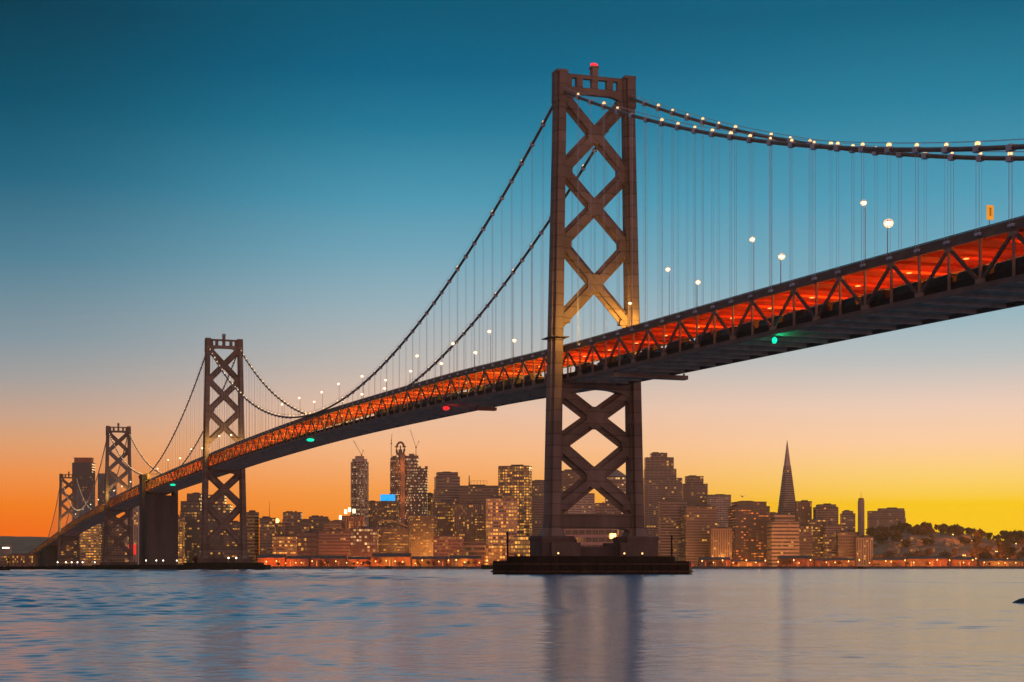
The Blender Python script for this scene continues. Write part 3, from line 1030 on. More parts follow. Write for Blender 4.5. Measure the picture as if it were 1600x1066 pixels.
# travelling platforms slung under the deck
for i, (s0, u0, lab) in enumerate(((s_of(1045, 6), 6, 'brown inspection gantry slung under the deck, right of the big tower'), (s_of(757, 4), 4, 'reddish inspection gantry slung under the deck, left of the big tower'))):
    z = zr(s0)-12.1
    r = empty('inspection_gantry', B(s0, 0, z), TH)
    tag(r, lab, 'gantry', 'inspection gantries under the deck')
    ua, ub = (-11.5, 11.5) if i == 0 else (0.5, 8.5)
    mb = MB(); mb.bx(ua, ub, -1.4, 1.4, -1.5, -1.1); mb.bx(ua, ub, -1.4, -1.3, -1.1, -0.35); mb.bx(ua, ub, 1.3, 1.4, -1.1, -0.35)
    mb.build('platform', W['rust'] if i else M['steel'], r)
    for u in (ua+0.7, ub-0.7):
        mb = MB(); mb.bx(u-0.2, u+0.2, -0.2, 0.2, -1.1, 0.3); mb.build('hanger', M['deck_steel'], r)

# ---- traffic on the lower deck
def truck_proto():
    r = empty('box_truck')
    mb = MB()
    mb.loft([[(x*k, -5.0, z) for x, z, k in q] for q in [[(-1.25, 1.0, 1), (1.25, 1.0, 1), (1.25, 3.55, 1), (0.95, 3.85, 1), (-0.95, 3.85, 1), (-1.25, 3.55, 1)]]] +
            [[(x, 2.6, z) for x, z in [(-1.25, 1.0), (1.25, 1.0), (1.25, 3.55), (0.95, 3.85), (-0.95, 3.85), (-1.25, 3.55)]]])
    mb.build('cargo_box', M['truck_dark'], r)
    mb = MB(); mb.bx(-1.3, 1.3, -4.9, 2.5, 3.5, 3.62); mb.build('roof_trim', M['truck_white'], r)
    mb = MB(); mb.loft([[(-1.15, y, z) for y, z in p] for p in [[(2.8, 0.8), (5.0, 0.8), (5.0, 1.9), (4.5, 2.9), (2.8, 3.0)]]] + [[(1.15, y, z) for y, z in [(2.8, 0.8), (5.0, 0.8), (5.0, 1.9), (4.5, 2.9), (2.8, 3.0)]]])
    cb = mb.build('cab', M['truck_dark'], r)
    mb = MB(); mb.bx(-1.18, 1.18, 3.2, 4.4, 1.95, 2.7); mb.build('window', M['glass_dark'], cb)
    for u in (-1.1, 1.1):
        for y in (-3.4, 3.9):
            mb = MB(); mb.tube([(u-0.15, y, 0.5), (u+0.15, y, 0.5)], 0.5, 10); mb.build('wheel', M['black'], r)
    return r


def van_proto(name, h, l, roofmat, bodymat):
    r = empty(name)
    prof = [(-l/2, 0.45), (l/2, 0.45), (l/2, h*0.5), (l/2-0.9, h*0.58), (l/2-1.5, h*0.96), (l/2-2.0, h), (-l/2+0.25, h), (-l/2, h*0.9)]
    mb = MB(); mb.loft([[(-0.95, y, z) for y, z in prof], [(0.95, y, z) for y, z in prof]]); mb.build('body', bodymat, r)
    mb = MB(); mb.bx(-0.85, 0.85, -l/2+0.5, l/2-2.1, h-0.02, h+0.10); mb.build('roof', roofmat, r)
    mb = MB(); mb.bx(-0.97, 0.97, -l/2+0.6, l/2-1.9, h*0.62, h*0.88); mb.build('window', M['glass_dark'], r)
    for u in (-0.85, 0.85):
        for y in (-l/2+0.9, l/2-0.9):
            mb = MB(); mb.tube([(u-0.12, y, 0.36), (u+0.12, y, 0.36)], 0.36, 10); mb.build('wheel', M['black'], r)
    return r


protos = {'truck': truck_proto(), 'van': van_proto('delivery_van', 2.7, 5.6, M['truck_white'], M['truck_dark']), 'bus': van_proto('coach', 3.5, 11.0, M['truck_white'], M['truck_dark'])}
used = set()
rnd = random.Random(11)
s = -226.0
cnt = {}
names = {'truck': 'dark box truck', 'van': 'dark pale-roofed van', 'bus': 'dark pale-roofed coach'}
cats = {'truck': 'truck', 'van': 'van', 'bus': 'bus'}
side_txt = ('right', 'left')
seq = []
while s < 240:
    kind = rnd.choice(['truck', 'truck', 'van', 'bus', 'bus']) if s > -90 else rnd.choice(['truck', 'bus', 'bus', 'bus'])
    seq.append((s, kind)); s += {'truck': 10.6, 'van': 6.4, 'bus': 11.6}[kind] + rnd.uniform(0.2, (0.6 if s < -80 else 1.4) if s < 0 else 7)
right_list = [q for q in seq if q[0] < -4][::-1]
left_list = [q for q in seq if q[0] > 6]
for lst, sd_ in ((right_list, 'right'), (left_list, 'left')):
    cnt = {}
    for s, kind in lst:
        i = cnt.get(kind, 0); cnt[kind] = i+1
        if kind in used: o = copy_tree(protos[kind])
        else: o = protos[kind]; used.add(kind)
        o.location = B(s, -7.2, zr(s)-10.45)
        o.rotation_euler = (0, 0, TH)
        tag(o, '%s on the lower deck, %s such %s of the big tower' % (names[kind], ORD[i], sd_), cats[kind], 'traffic on the lower deck')

# ------------------------------------------------------------------ the city
def city(name, label, d, tiers, wall, win='some', fh=3.9, rot=0.0, thick=None, style=None, roof='box', cat='building', group=None, ybot=None, bh=None, zb=None, piers=0):
    """tiers from the bottom up: (photo x0, x1, y of its top); heights and widths are true metres at distance d"""
    hr_ = random.Random(sum(ord(c)*(i+1) for i, c in enumerate(label)))
    if style is None: style = hr_.choice('hhggggv' if win not in ('build', 'orange', 'many') else 'hhg')
    if bh is None: bh = hr_.uniform(0.36, 0.62)
    fh *= hr_.uniform(0.92, 1.25)
    if style == 'g' and not piers: piers = hr_.choice((3.6, 5.0, 7.5, 10.0))
    if style == 'v': win = {'few': 'vfew', 'dim': 'vfew', 'orange': 'orange'}.get(win, 'vsome')
    x0 = min(t[0] for t in tiers); x1 = max(t[1] for t in tiers)
    cx = ((x0+x1)/2-800)/F*d
    base = GZ if zb is None else zb
    r = empty(name, (cx, d, base), rot)
    tag(r, label, cat, group)
    cr, sr = math.cos(rot), abs(math.sin(rot))
    wm_ = MB(); pr = MB(); rmat = W['dark'] if wall != 'dark' else W['slate']
    z0 = 0.0
    Tmax = None
    allb = []
    for i, (a, b, yt) in enumerate(tiers):
        wt = (b-a)/F*d
        if thick is None: T = min(45, max(14, wt*0.8))
        else: T = thick
        if Tmax is None: Tmax = T
        T = min(T, Tmax-2.0*i) if i else T
        wloc = max(4.0, (wt-T*sr)/cr)
        xc = ((a+b)/2-800)/F*d - cx
        xc = xc/cr
        zt = (HY-yt)/F*d + HC - base
        if zt <= z0+1: continue
        wm_.bx(xc-wloc/2, xc+wloc/2, -T/2, T/2, z0, zt)
        # parapet and plant on the roof
        rf = MB()
        rf.bx(xc-wloc/2-0.25, xc+wloc/2+0.25, -T/2-0.25, -T/2+0.55, zt-0.9, zt+0.5)
        rf.bx(xc-wloc/2-0.25, xc+wloc/2+0.25, T/2-0.55, T/2+0.25, zt-0.9, zt+0.5)
        rf.bx(xc-wloc/2-0.2, xc-wloc/2+0.5, -T/2, T/2, zt-0.85, zt+0.45); rf.bx(xc+wloc/2-0.5, xc+wloc/2+0.2, -T/2, T/2, zt-0.85, zt+0.45)
        rf.bx(xc-wloc/2-0.1, xc+wloc/2+0.1, -T/2-0.1, T/2+0.1, zt-0.05, zt+0.12)
        if roof == 'box' and i == len(tiers)-1 and wloc > 12:
            rr = random.Random(int(a*13+b))
            q = rr.uniform(-0.2, 0.2)*wloc
            rf.bx(xc+q-wloc*0.2, xc+q+wloc*0.18, -T*0.25, T*0.25, zt, zt+rr.uniform(1.8, 3.6))
            rf.bx(xc-q-1.2, xc-q+1.2, -T*0.2, T*0.1, zt, zt+rr.uniform(1.0, 2.4))
        rf.build('roof', rmat, r)
        # glazing
        if win and style in ('h', 'g'):
            n_ = int((zt-z0-2.0)/fh)
            if n_ > 0:
                step = (zt-z0-1.2)/n_
                for k_ in range(n_):
                    allb.append((xc, wloc, T, z0+0.9+step*k_+step*(0.5-bh/2), step*bh))
        if win and style == 'v':
            n_ = max(2, int(wloc/3.4))
            for k_ in range(n_):
                allb.append((xc-wloc/2+wloc*(k_+0.5)/n_, wloc/n_*0.5, T, z0+2.0, zt-z0-4.5))
        if piers or style == 'g':
            n_ = max(2, int(wloc/(piers or 6.5)))
            for k_ in range(n_+1):
                x = xc-wloc/2+wloc*k_/n_
                pr.bx(x-0.45, x+0.45, -T/2-0.5, -T/2+0.4, z0, zt-0.95)
        z0 = zt
    wo = wm_.build('wall', W[wall] if isinstance(wall, str) else wall, r)
    if pr.v: pr.build('pier', W[wall] if isinstance(wall, str) else wall, wo)
    # share one mesh between floors of one size
    cache = {}
    allb.sort(key=lambda t: -t[3])
    wmat = WIN[win] if win else None
    for (xc, wl, T, z, h) in allb[:100]:
        key = (round(wl, 1), round(T, 1), round(h, 1))
        if key not in cache:
            mb = MB()
            if style == 'v': mb.bx(-wl/2, wl/2, -T/2-0.15, T/2+0.15, 0, h)
            else: mb.bx(-wl/2-0.15, wl/2+0.15, -T/2-0.15, T/2+0.15, 0, h)
            o = mb.build('window_band', wmat, r)
            cache[key] = o
        else:
            o = cache[key].copy(); col.objects.link(o); o.parent = r
        o.location = (xc, 0, z)
    return r


def mast(r, x, y0, y1, d, w=0.5, name='antenna', mat='crane'):
    p0 = at(x, y0, d); p1 = at(x, y1, d)
    inv = r.matrix_basis.inverted() if False else None
    lx = p0.x-r.location.x
    c, s = math.cos(r.rotation_euler[2]), math.sin(r.rotation_euler[2])
    mb = MB()
    mb.tube([(lx*c, -lx*s, p0.z-r.location.z), (lx*c, -lx*s, p1.z-r.location.z)], [w, w*0.5], 5)
    return mb.build(name, M[mat], r)


# -- left of and behind the far towers
r = city('slab_tower', 'dark glass slab tower with a dull red crown behind the farthest bridge tower', 2900, [(116, 146, 724)], 'slate', 'few', thick=24)
mb = MB(); wt = 26/F*2900; zc_ = (HY-716)/F*2900+HC-GZ; zd_ = (HY-724)/F*2900+HC-GZ
mb.bx(-wt/2, wt/2, -9, 9, zd_, zc_); mb.bx(-wt/2-1, wt/2+1, -10, 10, zc_-0.5, zc_+0.4); mb.build('crown', W['rust'], r)
city('slab_tower', 'dark glass tower with cut-off top behind the third bridge tower', 2960, [(153, 183, 741)], 'slate', 'few', thick=24, rot=0.15)
city('apartment_block', 'low block with closely packed golden lights under the sloping deck', 2760, [(126, 158, 818)], 'tan', 'many', rot=0.1)
city('office_block', 'plain mauve block seen through the third tower legs', 2800, [(164, 199, 812)], 'mauve', 'dim')
r = city('apartment_block', 'narrow pale banded block with a red sign left of the anchorage', 2700, [(197, 218, 790)], 'pale', 'some', thick=18)
mb = MB(); mb.bx(-5, 7, -10.2, -9.4, (HY-866)/F*2700-2, (HY-850)/F*2700-2); mb.build('sign_panel', M['red_glow'], r)
city('apartment_block', 'yellow banded low block just right of the anchorage', 2700, [(272, 287, 808)], 'ochre', 'many', thick=15)
city('office_tower', 'stepped grey tower with slanted roof left of second bridge tower', 2760, [(284, 316, 800), (285, 315, 784), (294, 315, 772)], 'slate', 'some')
city('office_tower', 'grey tower with bright yellow roof band between second tower legs', 2760, [(324, 361, 789), (327, 352, 774)], 'slate', 'some')
city('office_block', 'lower brown block in the right gap of second tower legs', 2700, [(352, 383, 816)], 'brown', 'half')
city('apartment_block', 'tan slab with golden side just right of second bridge tower', 2640, [(381, 404, 801)], 'ochre', 'dim', rot=-0.35, thick=14)
# -- the low row between the second tower and the round tower
r = city('office_block', 'brown block with a thin roof mast right of the tan slab', 2640, [(405, 432, 810)], 'brown', 'some', rot=0.1)
mast(r, 421, 811, 784, 2640, 0.5)
r = city('office_block', 'brown block with a glowing round roof lamp', 2660, [(428, 446, 818)], 'brown', 'some')
mb = MB(); p = at(434, 814, 2660); mb.ball((p.x-r.location.x, -8, p.z-GZ), 3.4, 10, 8); mb.build('roof_lamp', M['shore_lamp'], r)
city('office_block', 'square topped block with a lit stair shaft', 2680, [(443, 472, 812), (444, 471, 801)], 'mauve', 'some', style='v', win='vfew') if False else \
    city('office_block', 'square topped block above the low brown row', 2680, [(443, 472, 812), (444, 471, 801)], 'mauve', 'few')
city('office_block', 'low filler block between two square topped blocks', 2660, [(470, 486, 814)], 'brown', 'some')
city('office_block', 'broad block with hipped top in the low brown row', 2680, [(482, 514, 812), (484, 512, 808)], 'brown', 'few')
city('office_block', 'wide flat brown block left of the white crown lights', 2640, [(508, 541, 815)], 'brown', 'few')
r = city('office_block', 'brown block crowned by white floodlights below the round tower', 2640, [(535, 568, 807)], 'rust', 'few')
for xx, yy in ((541, 800), (547, 797), (554, 799), (533, 809)):
    mb = MB(); p = at(xx, yy, 2640); mb.box((p.x-r.location.x, -9, p.z-GZ), (4.2, 1.4, 6.5)); mb.build('crown_floodlight', M['crown_lamp'], r)
city('warehouse', 'low warehouse with golden ground floor at left end of the quay row', 2560, [(428, 466, 838)], 'ochre', 'many', fh=5)
city('warehouse', 'dark low warehouse under the square topped blocks', 2560, [(466, 500, 832)], 'dark', 'few', fh=5)
city('warehouse', 'brown low warehouse with dotted lights under the flat block', 2560, [(500, 548, 830)], 'brown', 'few', fh=4.5)
city('warehouse', 'low warehouse with pale speckled windows below the round tower', 2560, [(548, 590, 826)], 'dark', 'pale', fh=4.2)
# -- round tower under construction
d = 3050
r = empty('round_tower', ((562-800)/F*d, d, GZ), 0)
tag(r, 'unfinished cylindrical tower speckled with work lights, jib crane on top', 'building')
R = 14/F*d
zt = (HY-722)/F*d+HC-GZ
circ = lambda R_, n_=20: [(R_*math.cos(2*math.pi*k/n_), R_*math.sin(2*math.pi*k/n_)) for k in range(n_)]
MB().prism(circ(R*0.80), 0, zt).build('core', W['dark'], r)
n_fl = int(zt/4.0)
lvl = MB().prism(circ(R), 0, 0.8).build('floor_slab', W['pale'], r)
rb = MB().prism(circ(R*0.93), 0, 2.0).build('window_band', WIN['build'], r)
for k in range(1, n_fl):
    a_ = lvl.copy(); col.objects.link(a_); a_.parent = r; a_.location = (0, 0, k*4.0)
    b_ = rb.copy(); col.objects.link(b_); b_.parent = r; b_.location = (0, 0, k*4.0+1.2)
mb = MB()
for k in range(14): mb.box((R*0.97*math.cos(k*0.449), R*0.97*math.sin(k*0.449), zt/2), (0.9, 0.9, zt))
mb.build('column', W['pale'], r)
MB().prism(circ(R*0.84), zt, (HY-717.5)/F*d+HC-GZ).build('top_floor', W['pale'], r)
mb = MB()
rr = random.Random(8)
for k in range(9): mb.box((rr.uniform(-0.5, 0.5)*R, rr.uniform(-0.5, 0.3)*R, (HY-717.5)/F*d+HC-GZ+rr.uniform(0.5, 2)), (rr.uniform(2, 6), 3, rr.uniform(2, 6)))
mb.prism(circ(R*0.5, 12), (HY-717.5)/F*d+HC-GZ, (HY-713)/F*d+HC-GZ)
mb.build('roof_formwork', W['tan'], r)
city('apartment_tower', 'narrow speckled tower just right of the round tower', 3080, [(576, 590, 784)], 'brown', 'pale', thick=16)


def crane(x, y0, y1, xj, yj, d, label, xc=None, yc=None):
    """luffing crane: mast from y0 up to y1 at x, jib up to (xj, yj)"""
    p0, p1, pj = at(x, y0, d), at(x, y1, d), at(xj, yj, d)
    r = empty('tower_crane', p0, 0)
    tag(r, label, 'crane', 'tower cranes over the building sites')
    q1, qj = p1-p0, pj-p0
    mb = MB(); w_ = 0.7
    for a, b in ((-1, -1), (1, -1), (1, 1), (-1, 1)): mb.beam((a*w_, b*w_, 0), (a*w_, b*w_, q1.z), 0.35, 0.35)
    n_ = max(2, int(q1.z/3))
    for k in range(n_): mb.beam((-w_, -w_, q1.z*k/n_), (w_, -w_, q1.z*(k+1)/n_), 0.25, 0.25)
    mb.build('mast', M['crane'], r)
    mb = MB(); mb.box((0, 0, q1.z+1), (2.6, 2.2, 2.2)); mb.build('cab', M['crane'], r)
    mb = MB(); mb.beam((0, 0, q1.z+1), qj, 0.75, 0.75); mb.build('jib', M['crane'], r)
    bk = Vector((-(qj.x)*0.18, 0, q1.z+2+abs(qj.z-q1.z)*0.25))
    if xc is not None: bk = at(xc, yc, d)-p0
    mb = MB(); mb.beam((0, 0, q1.z+1), bk, 0.6, 0.6); mb.beam(bk, qj, 0.12, 0.12); mb.box(bk, (1.6, 1.6, 1.6)); mb.build('counterweight', M['crane'], r)


crane(565, 722, 712, 552, 688, 3050, 'crane with long raised jib on the round tower', 567.5, 704)
# -- tall tower under construction
d = 3200
r = city('tall_tower', 'tallest unfinished tower with orange lit lift shaft and looped frame on top', d, [(610, 668, 772), (611, 668, 733), (612, 653, 716)], 'slate', 'build', fh=4.2, thick=40, roof=None)
def lx(x, y): p = at(x, y, d); return p.x-r.location.x, p.z-GZ
x_a, z_a = lx(627, 815); x_b, z_b = lx(634, 711)
MB().bx(x_a, x_b, -24, -19, 0, z_b).build('lift_shaft', W['brown'], r)
lvl = MB().bx(x_a-4.2, x_a-0.2, -23.4, -20, 0, 0.7).build('hoist_landing', W['tan'], r, (0, 0, 8))
for k in range(3, int(z_b/4.2)-1):
    c_ = lvl.copy(); col.objects.link(c_); c_.parent = r; c_.location = (random.choice((0, 0, 9.5)), 0, k*4.2)
xq, zq = lx(631, 726)
for k in range(4): point_light((xq-3+k*2, -36, zq-6-k*30), (12000, 4000, 7000, 3000)[k], (1.0, 0.30, 0.05), 1.0, r)
x_a, z_a = lx(611, 815); x_b, z_b = lx(626, 718)
MB().bx(x_a, x_b, -22.5, -18, 0, z_b).build('front_bay', W['dark'], r)
lvl = MB().bx(x_a-0.5, x_b+0.4, -23.2, -22.3, 0, 1.9).build('window_band', WIN['build'], r, (0, 0, 6))
for k in range(2, int(z_b/4.2)):
    c_ = lvl.copy(); col.objects.link(c_); c_.parent = r; c_.location = (0, 0, k*4.2)
pts = []
for k in range(15):
    a = math.pi*(-0.42+1.84*k/14)
    x, z = lx(626+6.2*math.cos(a), 702-10.5*math.sin(a))
    pts.append((x, -6, z))
mb = MB(); mb.tube(pts, [1.4+0.9*abs(math.sin(k*1.7)) for k in range(15)], 8)
for k in range(1, 14, 3): mb.box(pts[k], (6.6, 5.4, 2.2))
x_, z_ = lx(626, 703); mb.box((x_, -6, z_-8), (7, 6, 16)); mb.box((x_, -6, z_+3), (2.4, 3, 9))
mb.build('looped_frame', W['brown'], r)
x_, z_ = lx(643, 711)
MB().box((x_, 0, z_-2.5), (9, 12, 9)).build('roof_core', W['mauve'], r)
mb = MB()
rr = random.Random(6)
for k in range(22):
    xx = rr.uniform(612, 667)
    yy = 716 if xx < 653 else 733
    x_, z_ = lx(xx, yy)
    mb.box((x_, rr.uniform(-16, 10), z_+rr.uniform(0, 2.5)), (rr.uniform(1.2, 6), rr.uniform(2, 6), rr.uniform(3, 9)))
mb.build('roof_formwork', W['brown'], r)
city('office_tower', 'short stepped shoulder block on right of the tallest unfinished tower', 3230, [(664, 677, 772)], 'dark', 'some', thick=30)
crane(611.5, 722, 694, 612.5, 678, 3190, 'slim upright crane on the left edge of the tallest unfinished tower')
crane(650, 713, 700, 641, 672, 3190, 'crane with a fine raised jib on the right of the tallest unfinished tower', 654.5, 690)
r = city('office_block', 'block topped by a bright blue screen left of the tallest unfinished tower', 2900, [(592, 622, 784)], 'dark', 'half')
mb = MB(); p0 = at(595, 783, 2900); p1 = at(618, 773, 2900)
mb.bx(p0.x-r.location.x, p1.x-r.location.x, -12, -9, p0.z-GZ, p1.z-GZ); mb.build('screen', M['blue_sign'], r)
r = city('arched_hall', 'dark block with a curved golden arch below the blue screen', 2620, [(590, 640, 826)], 'dark', 'half', roof=None)
mb = MB()
pp = []
for k in range(13):
    x = 592+46*k/12; y = 824-10*math.sin(math.pi*min(1, 0.25+0.75*k/12))
    p = at(x, y, 2620); pp.append((p.x-r.location.x, -17, p.z-GZ))
mb.tube(pp, 1.5, 6); mb.build('arch', W['ochre'], r)
# -- banks in the middle
city('office_tower', 'broad shouldered brown tower, flat topped, between two gaps of sky', 3150, [(677, 720, 765), (678, 719, 746), (681, 716, 739)], 'mauve', 'dim', rot=0.12)
r = city('office_tower', 'wide dark slab with roof frame and a dark chimney mast', 3080, [(718, 784, 760)], 'brown', 'few', thick=34)
mast(r, 733, 760, 743, 3080, 1.5, 'chimney', 'fender')
mb = MB(); p0 = at(736, 759, 3080); p1 = at(761, 752, 3080)
for k in range(6):
    x = p0.x-r.location.x+(p1.x-p0.x)*k/5
    mb.box((x, -10, (p0.z+p1.z)/2-GZ), (0.5, 0.5, p1.z-p0.z))
mb.beam((p0.x-r.location.x, -10, p1.z-GZ), (p1.x-r.location.x, -10, p1.z-GZ), 0.5, 0.5); mb.build('roof_frame', M['crane'], r)
city('office_tower', 'tall golden lit tower with roof box, left of the big bridge tower', 2950, [(779, 831, 729)], 'brown', 'many', rot=-0.22, thick=26, fh=4.2)
city('office_tower', 'mauve slab squeezed between golden tower and big bridge tower', 3100, [(829, 862, 752)], 'mauve', 'few', style='g')
city('office_block', 'pinkish topped golden block in front of the tall golden tower', 2760, [(760, 808, 779)], 'pink', 'many', fh=4.6, piers=9)
city('office_block', 'bright lower golden block touching the big pier', 2620, [(802, 836, 838)], 'ochre', 'many', fh=5, roof=None)
city('office_block', 'dark speckled block under the broad shouldered tower', 2860, [(674, 712, 785)], 'dark', 'half', rot=0.1)
city('office_block', 'brown speckled block under the wide dark slab', 2840, [(708, 762, 788)], 'brown', 'half')
city('office_block', 'low speckled block at the foot of the tallest unfinished tower', 2700, [(640, 682, 806)], 'dark', 'half', rot=-0.1)
city('office_block', 'plain tan front block above the red quay lights', 2600, [(722, 760, 846)], 'tan', 'dim', fh=6, roof=None)
city('office_block', 'low brown block between the arch and the plain tan front', 2580, [(678, 724, 838)], 'brown', 'some')
city('office_block', 'narrow dark block left of the pinkish topped golden block', 2780, [(742, 764, 806)], 'dark', 'half')
city('apartment_block', 'low lit block behind the left mooring pole', 2560, [(758, 804, 852)], 'ochre', 'many', fh=4.5, roof=None)
# -- seen through the big tower
city('office_tower', 'brown slab in the left gap of the big tower lower bracing', 3100, [(872, 918, 737)], 'brown', 'some', rot=0.1)
r = city('office_tower', 'banded tower with a small pyramid roof seen in the right gap of the big tower', 3150, [(946, 982, 752), (949, 980, 745)], 'mauve', 'pale', roof=None)
mb = MB(); w_ = 30/F*3150/2; zz = (HY-745)/F*3150+HC-GZ
mb.loft([[(-w_, -w_, zz), (w_, -w_, zz), (w_, w_, zz), (-w_, w_, zz)], [(-1, -1, zz+13), (1, -1, zz+13), (1, 1, zz+13), (-1, 1, zz+13)]]); mb.build('pyramid_roof', W['brown'], r)
city('office_block', 'pale speckled block low between the big tower legs', 2900, [(888, 928, 772)], 'pale', 'few')
city('office_block', 'small mauve block beside the yellow gap between big tower legs', 2900, [(930, 968, 787)], 'mauve', 'dim')
r = city('ferry_hall', 'pink hall glimpsed under the big tower strut', 2560, [(872, 966, 826)], 'pink', 'dim', fh=9, roof=None, thick=20)
mb = MB(); p = at(957, 838, 2560); mb.box((p.x-r.location.x, -10.6, p.z-GZ), (9, 0.8, 7.5)); mb.build('lit_window', M['shore_lamp'], r)
# -- right of the big tower
city('office_tower', 'large stepped mauve tower just right of the big bridge tower', 3150, [(1006, 1064, 748), (1007, 1055, 734), (1008, 1051, 716), (1017, 1041, 709)], 'mauve', 'few', fh=4.2, thick=40)
city('office_tower', 'mauve tower with small raised top, second right of the big tower', 3200, [(1066, 1104, 757), (1071, 1098, 745)], 'mauve', 'dim')
r = city('office_tower', 'pale tower with one glowing vertical slot', 3150, [(1104, 1140, 774)], 'pale', 'dim', style='g')
mb = MB(); p0 = at(1116.5, 824, 3150); p1 = at(1121.5, 790, 3150); mb.bx(p0.x-r.location.x, p1.x-r.location.x, -17.0, -15.2, p0.z-GZ, p1.z-GZ); mb.build('lit_slot', M['shore_lamp'], r)
city('office_block', 'plain mauve block in front of the stepped tower', 2800, [(1030, 1072, 782)], 'mauve', 'dim')
city('office_block', 'plain broad brown block in front of pale slotted tower', 2750, [(1066, 1118, 792)], 'brown', 'few', rot=0.08)
city('office_block', 'low brown block left of the dark orange lit block', 2700, [(1110, 1142, 826)], 'brown', 'few')
city('office_tower', 'dark chamfered block with orange lit floors, wide and alone', 2780, [(1140, 1200, 792), (1145, 1195, 785)], 'dark', 'orange', fh=4.2, rot=0.12)
d = 3300
r = empty('pyramid_tower', ((1230-800)/F*d, d, GZ), 0.3)
tag(r, 'slender pointed pyramid skyscraper, pale tip, tallest on the right', 'building')
zt = (HY-688)/F*d+HC-GZ; zm = (HY-728)/F*d+HC-GZ
hb = 21/F*d
def sq(h): return [(-h, -h), (h, -h), (h, h), (-h, h)]
hm = hb*(1-zm/zt)
mb = MB(); mb.loft([[(x, y, 0) for x, y in sq(hb*0.92)], [(x, y, zm) for x, y in sq(hm)]]); mb.build('shaft', W['mauve'], r)
mb = MB(); mb.loft([[(x, y, zm) for x, y in sq(hm*0.94)], [(x, y, zt) for x, y in sq(0.25)]]); mb.build('spire', W['pale'], r)
for sg in (-1, 1):
    mb = MB(); h0 = (HY-785)/F*d; mb.loft([[(sg*hb*0.55-2.2, y, 0) for y in (-1,)] + [(sg*hb*0.55+2.2, -4, 0), (sg*hb*0.55+2.2, 4, 0), (sg*hb*0.55-2.2, 4, 0)], [(sg*hb*0.45-2.0, -4, h0), (sg*hb*0.45+2.0, -4, h0), (sg*hb*0.45+2.0, 4, h0), (sg*hb*0.45-2.0, 4, h0)]])
    mb.build('wing', W['brown'], r)
fl = int(zm/4.4)
for k in range(2, fl):
    z = k*4.4; h = hb*0.92+(hm-hb*0.92)*z/zm
    h2 = hb*0.92+(hm-hb*0.92)*(z+1.9)/zm
    mb = MB(); mb.loft([[(x, y, 0) for x, y in sq(h+0.12)], [(x, y, 1.9) for x, y in sq(h2+0.12)]])
    mb.build('window_band', WIN['dim'], r, (0, 0, z))
city('office_block', 'pale floodlit blank block at the foot of the pyramid skyscraper', 2700, [(1201, 1246, 816), (1207, 1240, 805)], 'tan', 'dim', fh=5.5, rot=0.05)
city('office_tower', 'rust brown tower touching right side of the pyramid skyscraper', 3250, [(1243, 1267, 784)], 'rust', 'few', thick=20)
city('office_tower', 'low mauve block joined to the left foot of the pyramid skyscraper', 3000, [(1196, 1216, 802)], 'mauve', 'few')
city('office_tower', 'square mauve tower, second right of the pyramid skyscraper', 3200, [(1273, 1307, 793), (1277, 1304, 789)], 'mauve', 'dim')
city('apartment_tower', 'small hilltop tower left of the fluted monument', 3700, [(1314, 1335, 803), (1317, 1332, 799)], 'mauve', 'some', thick=20)
d = 3800
r = empty('monument_tower', ((1345.5-800)/F*d, d, GZ), 0)
tag(r, 'slim fluted round monument tower with a flagpole tip on the hill', 'tower')
R = 5.3/F*d; zt = (HY-782)/F*d+HC-GZ
MB().prism([((R if k % 2 else R*0.9)*math.cos(2*math.pi*k/24), (R if k % 2 else R*0.9)*math.sin(2*math.pi*k/24)) for k in range(24)], 0, zt, 0.96).build('shaft', W['pink'], r)
MB().prism(circ(R*0.8, 16), zt, zt+5).build('crown', W['rust'], r)
MB().tube([(0, 0, zt+5), (0, 0, (HY-766)/F*d-GZ)], [0.5, 0.25], 5).build('flagpole', M['crane'], r)
city('apartment_tower', 'wide stepped hilltop block, last building before the wooded hill', 3700, [(1357, 1413, 810), (1357, 1412, 799), (1373, 1411, 795)], 'mauve', 'few', thick=26)
for x0_, x1_, yt_, dd_, wl_, wn_, lb_ in (
        (1242, 1268, 822, 2760, 'brown', 'some', 'brown block with scattered lights right of the floodlit blank block'),
        (1264, 1290, 812, 2800, 'dark', 'half', 'dark block with lit dots under the square mauve tower'),
        (1288, 1312, 820, 2780, 'mauve', 'some', 'mauve block with a few lights left of the wooded hill'),
        (1308, 1336, 832, 2740, 'brown', 'dim', 'low dim block at the left foot of the wooded hill'),
        (1336, 1362, 840, 2720, 'mauve', 'few', 'lowest mauve block at the front foot of the wooded hill')):
    city('office_block', lb_, dd_, [(x0_, x1_, yt_)], wl_, wn_)
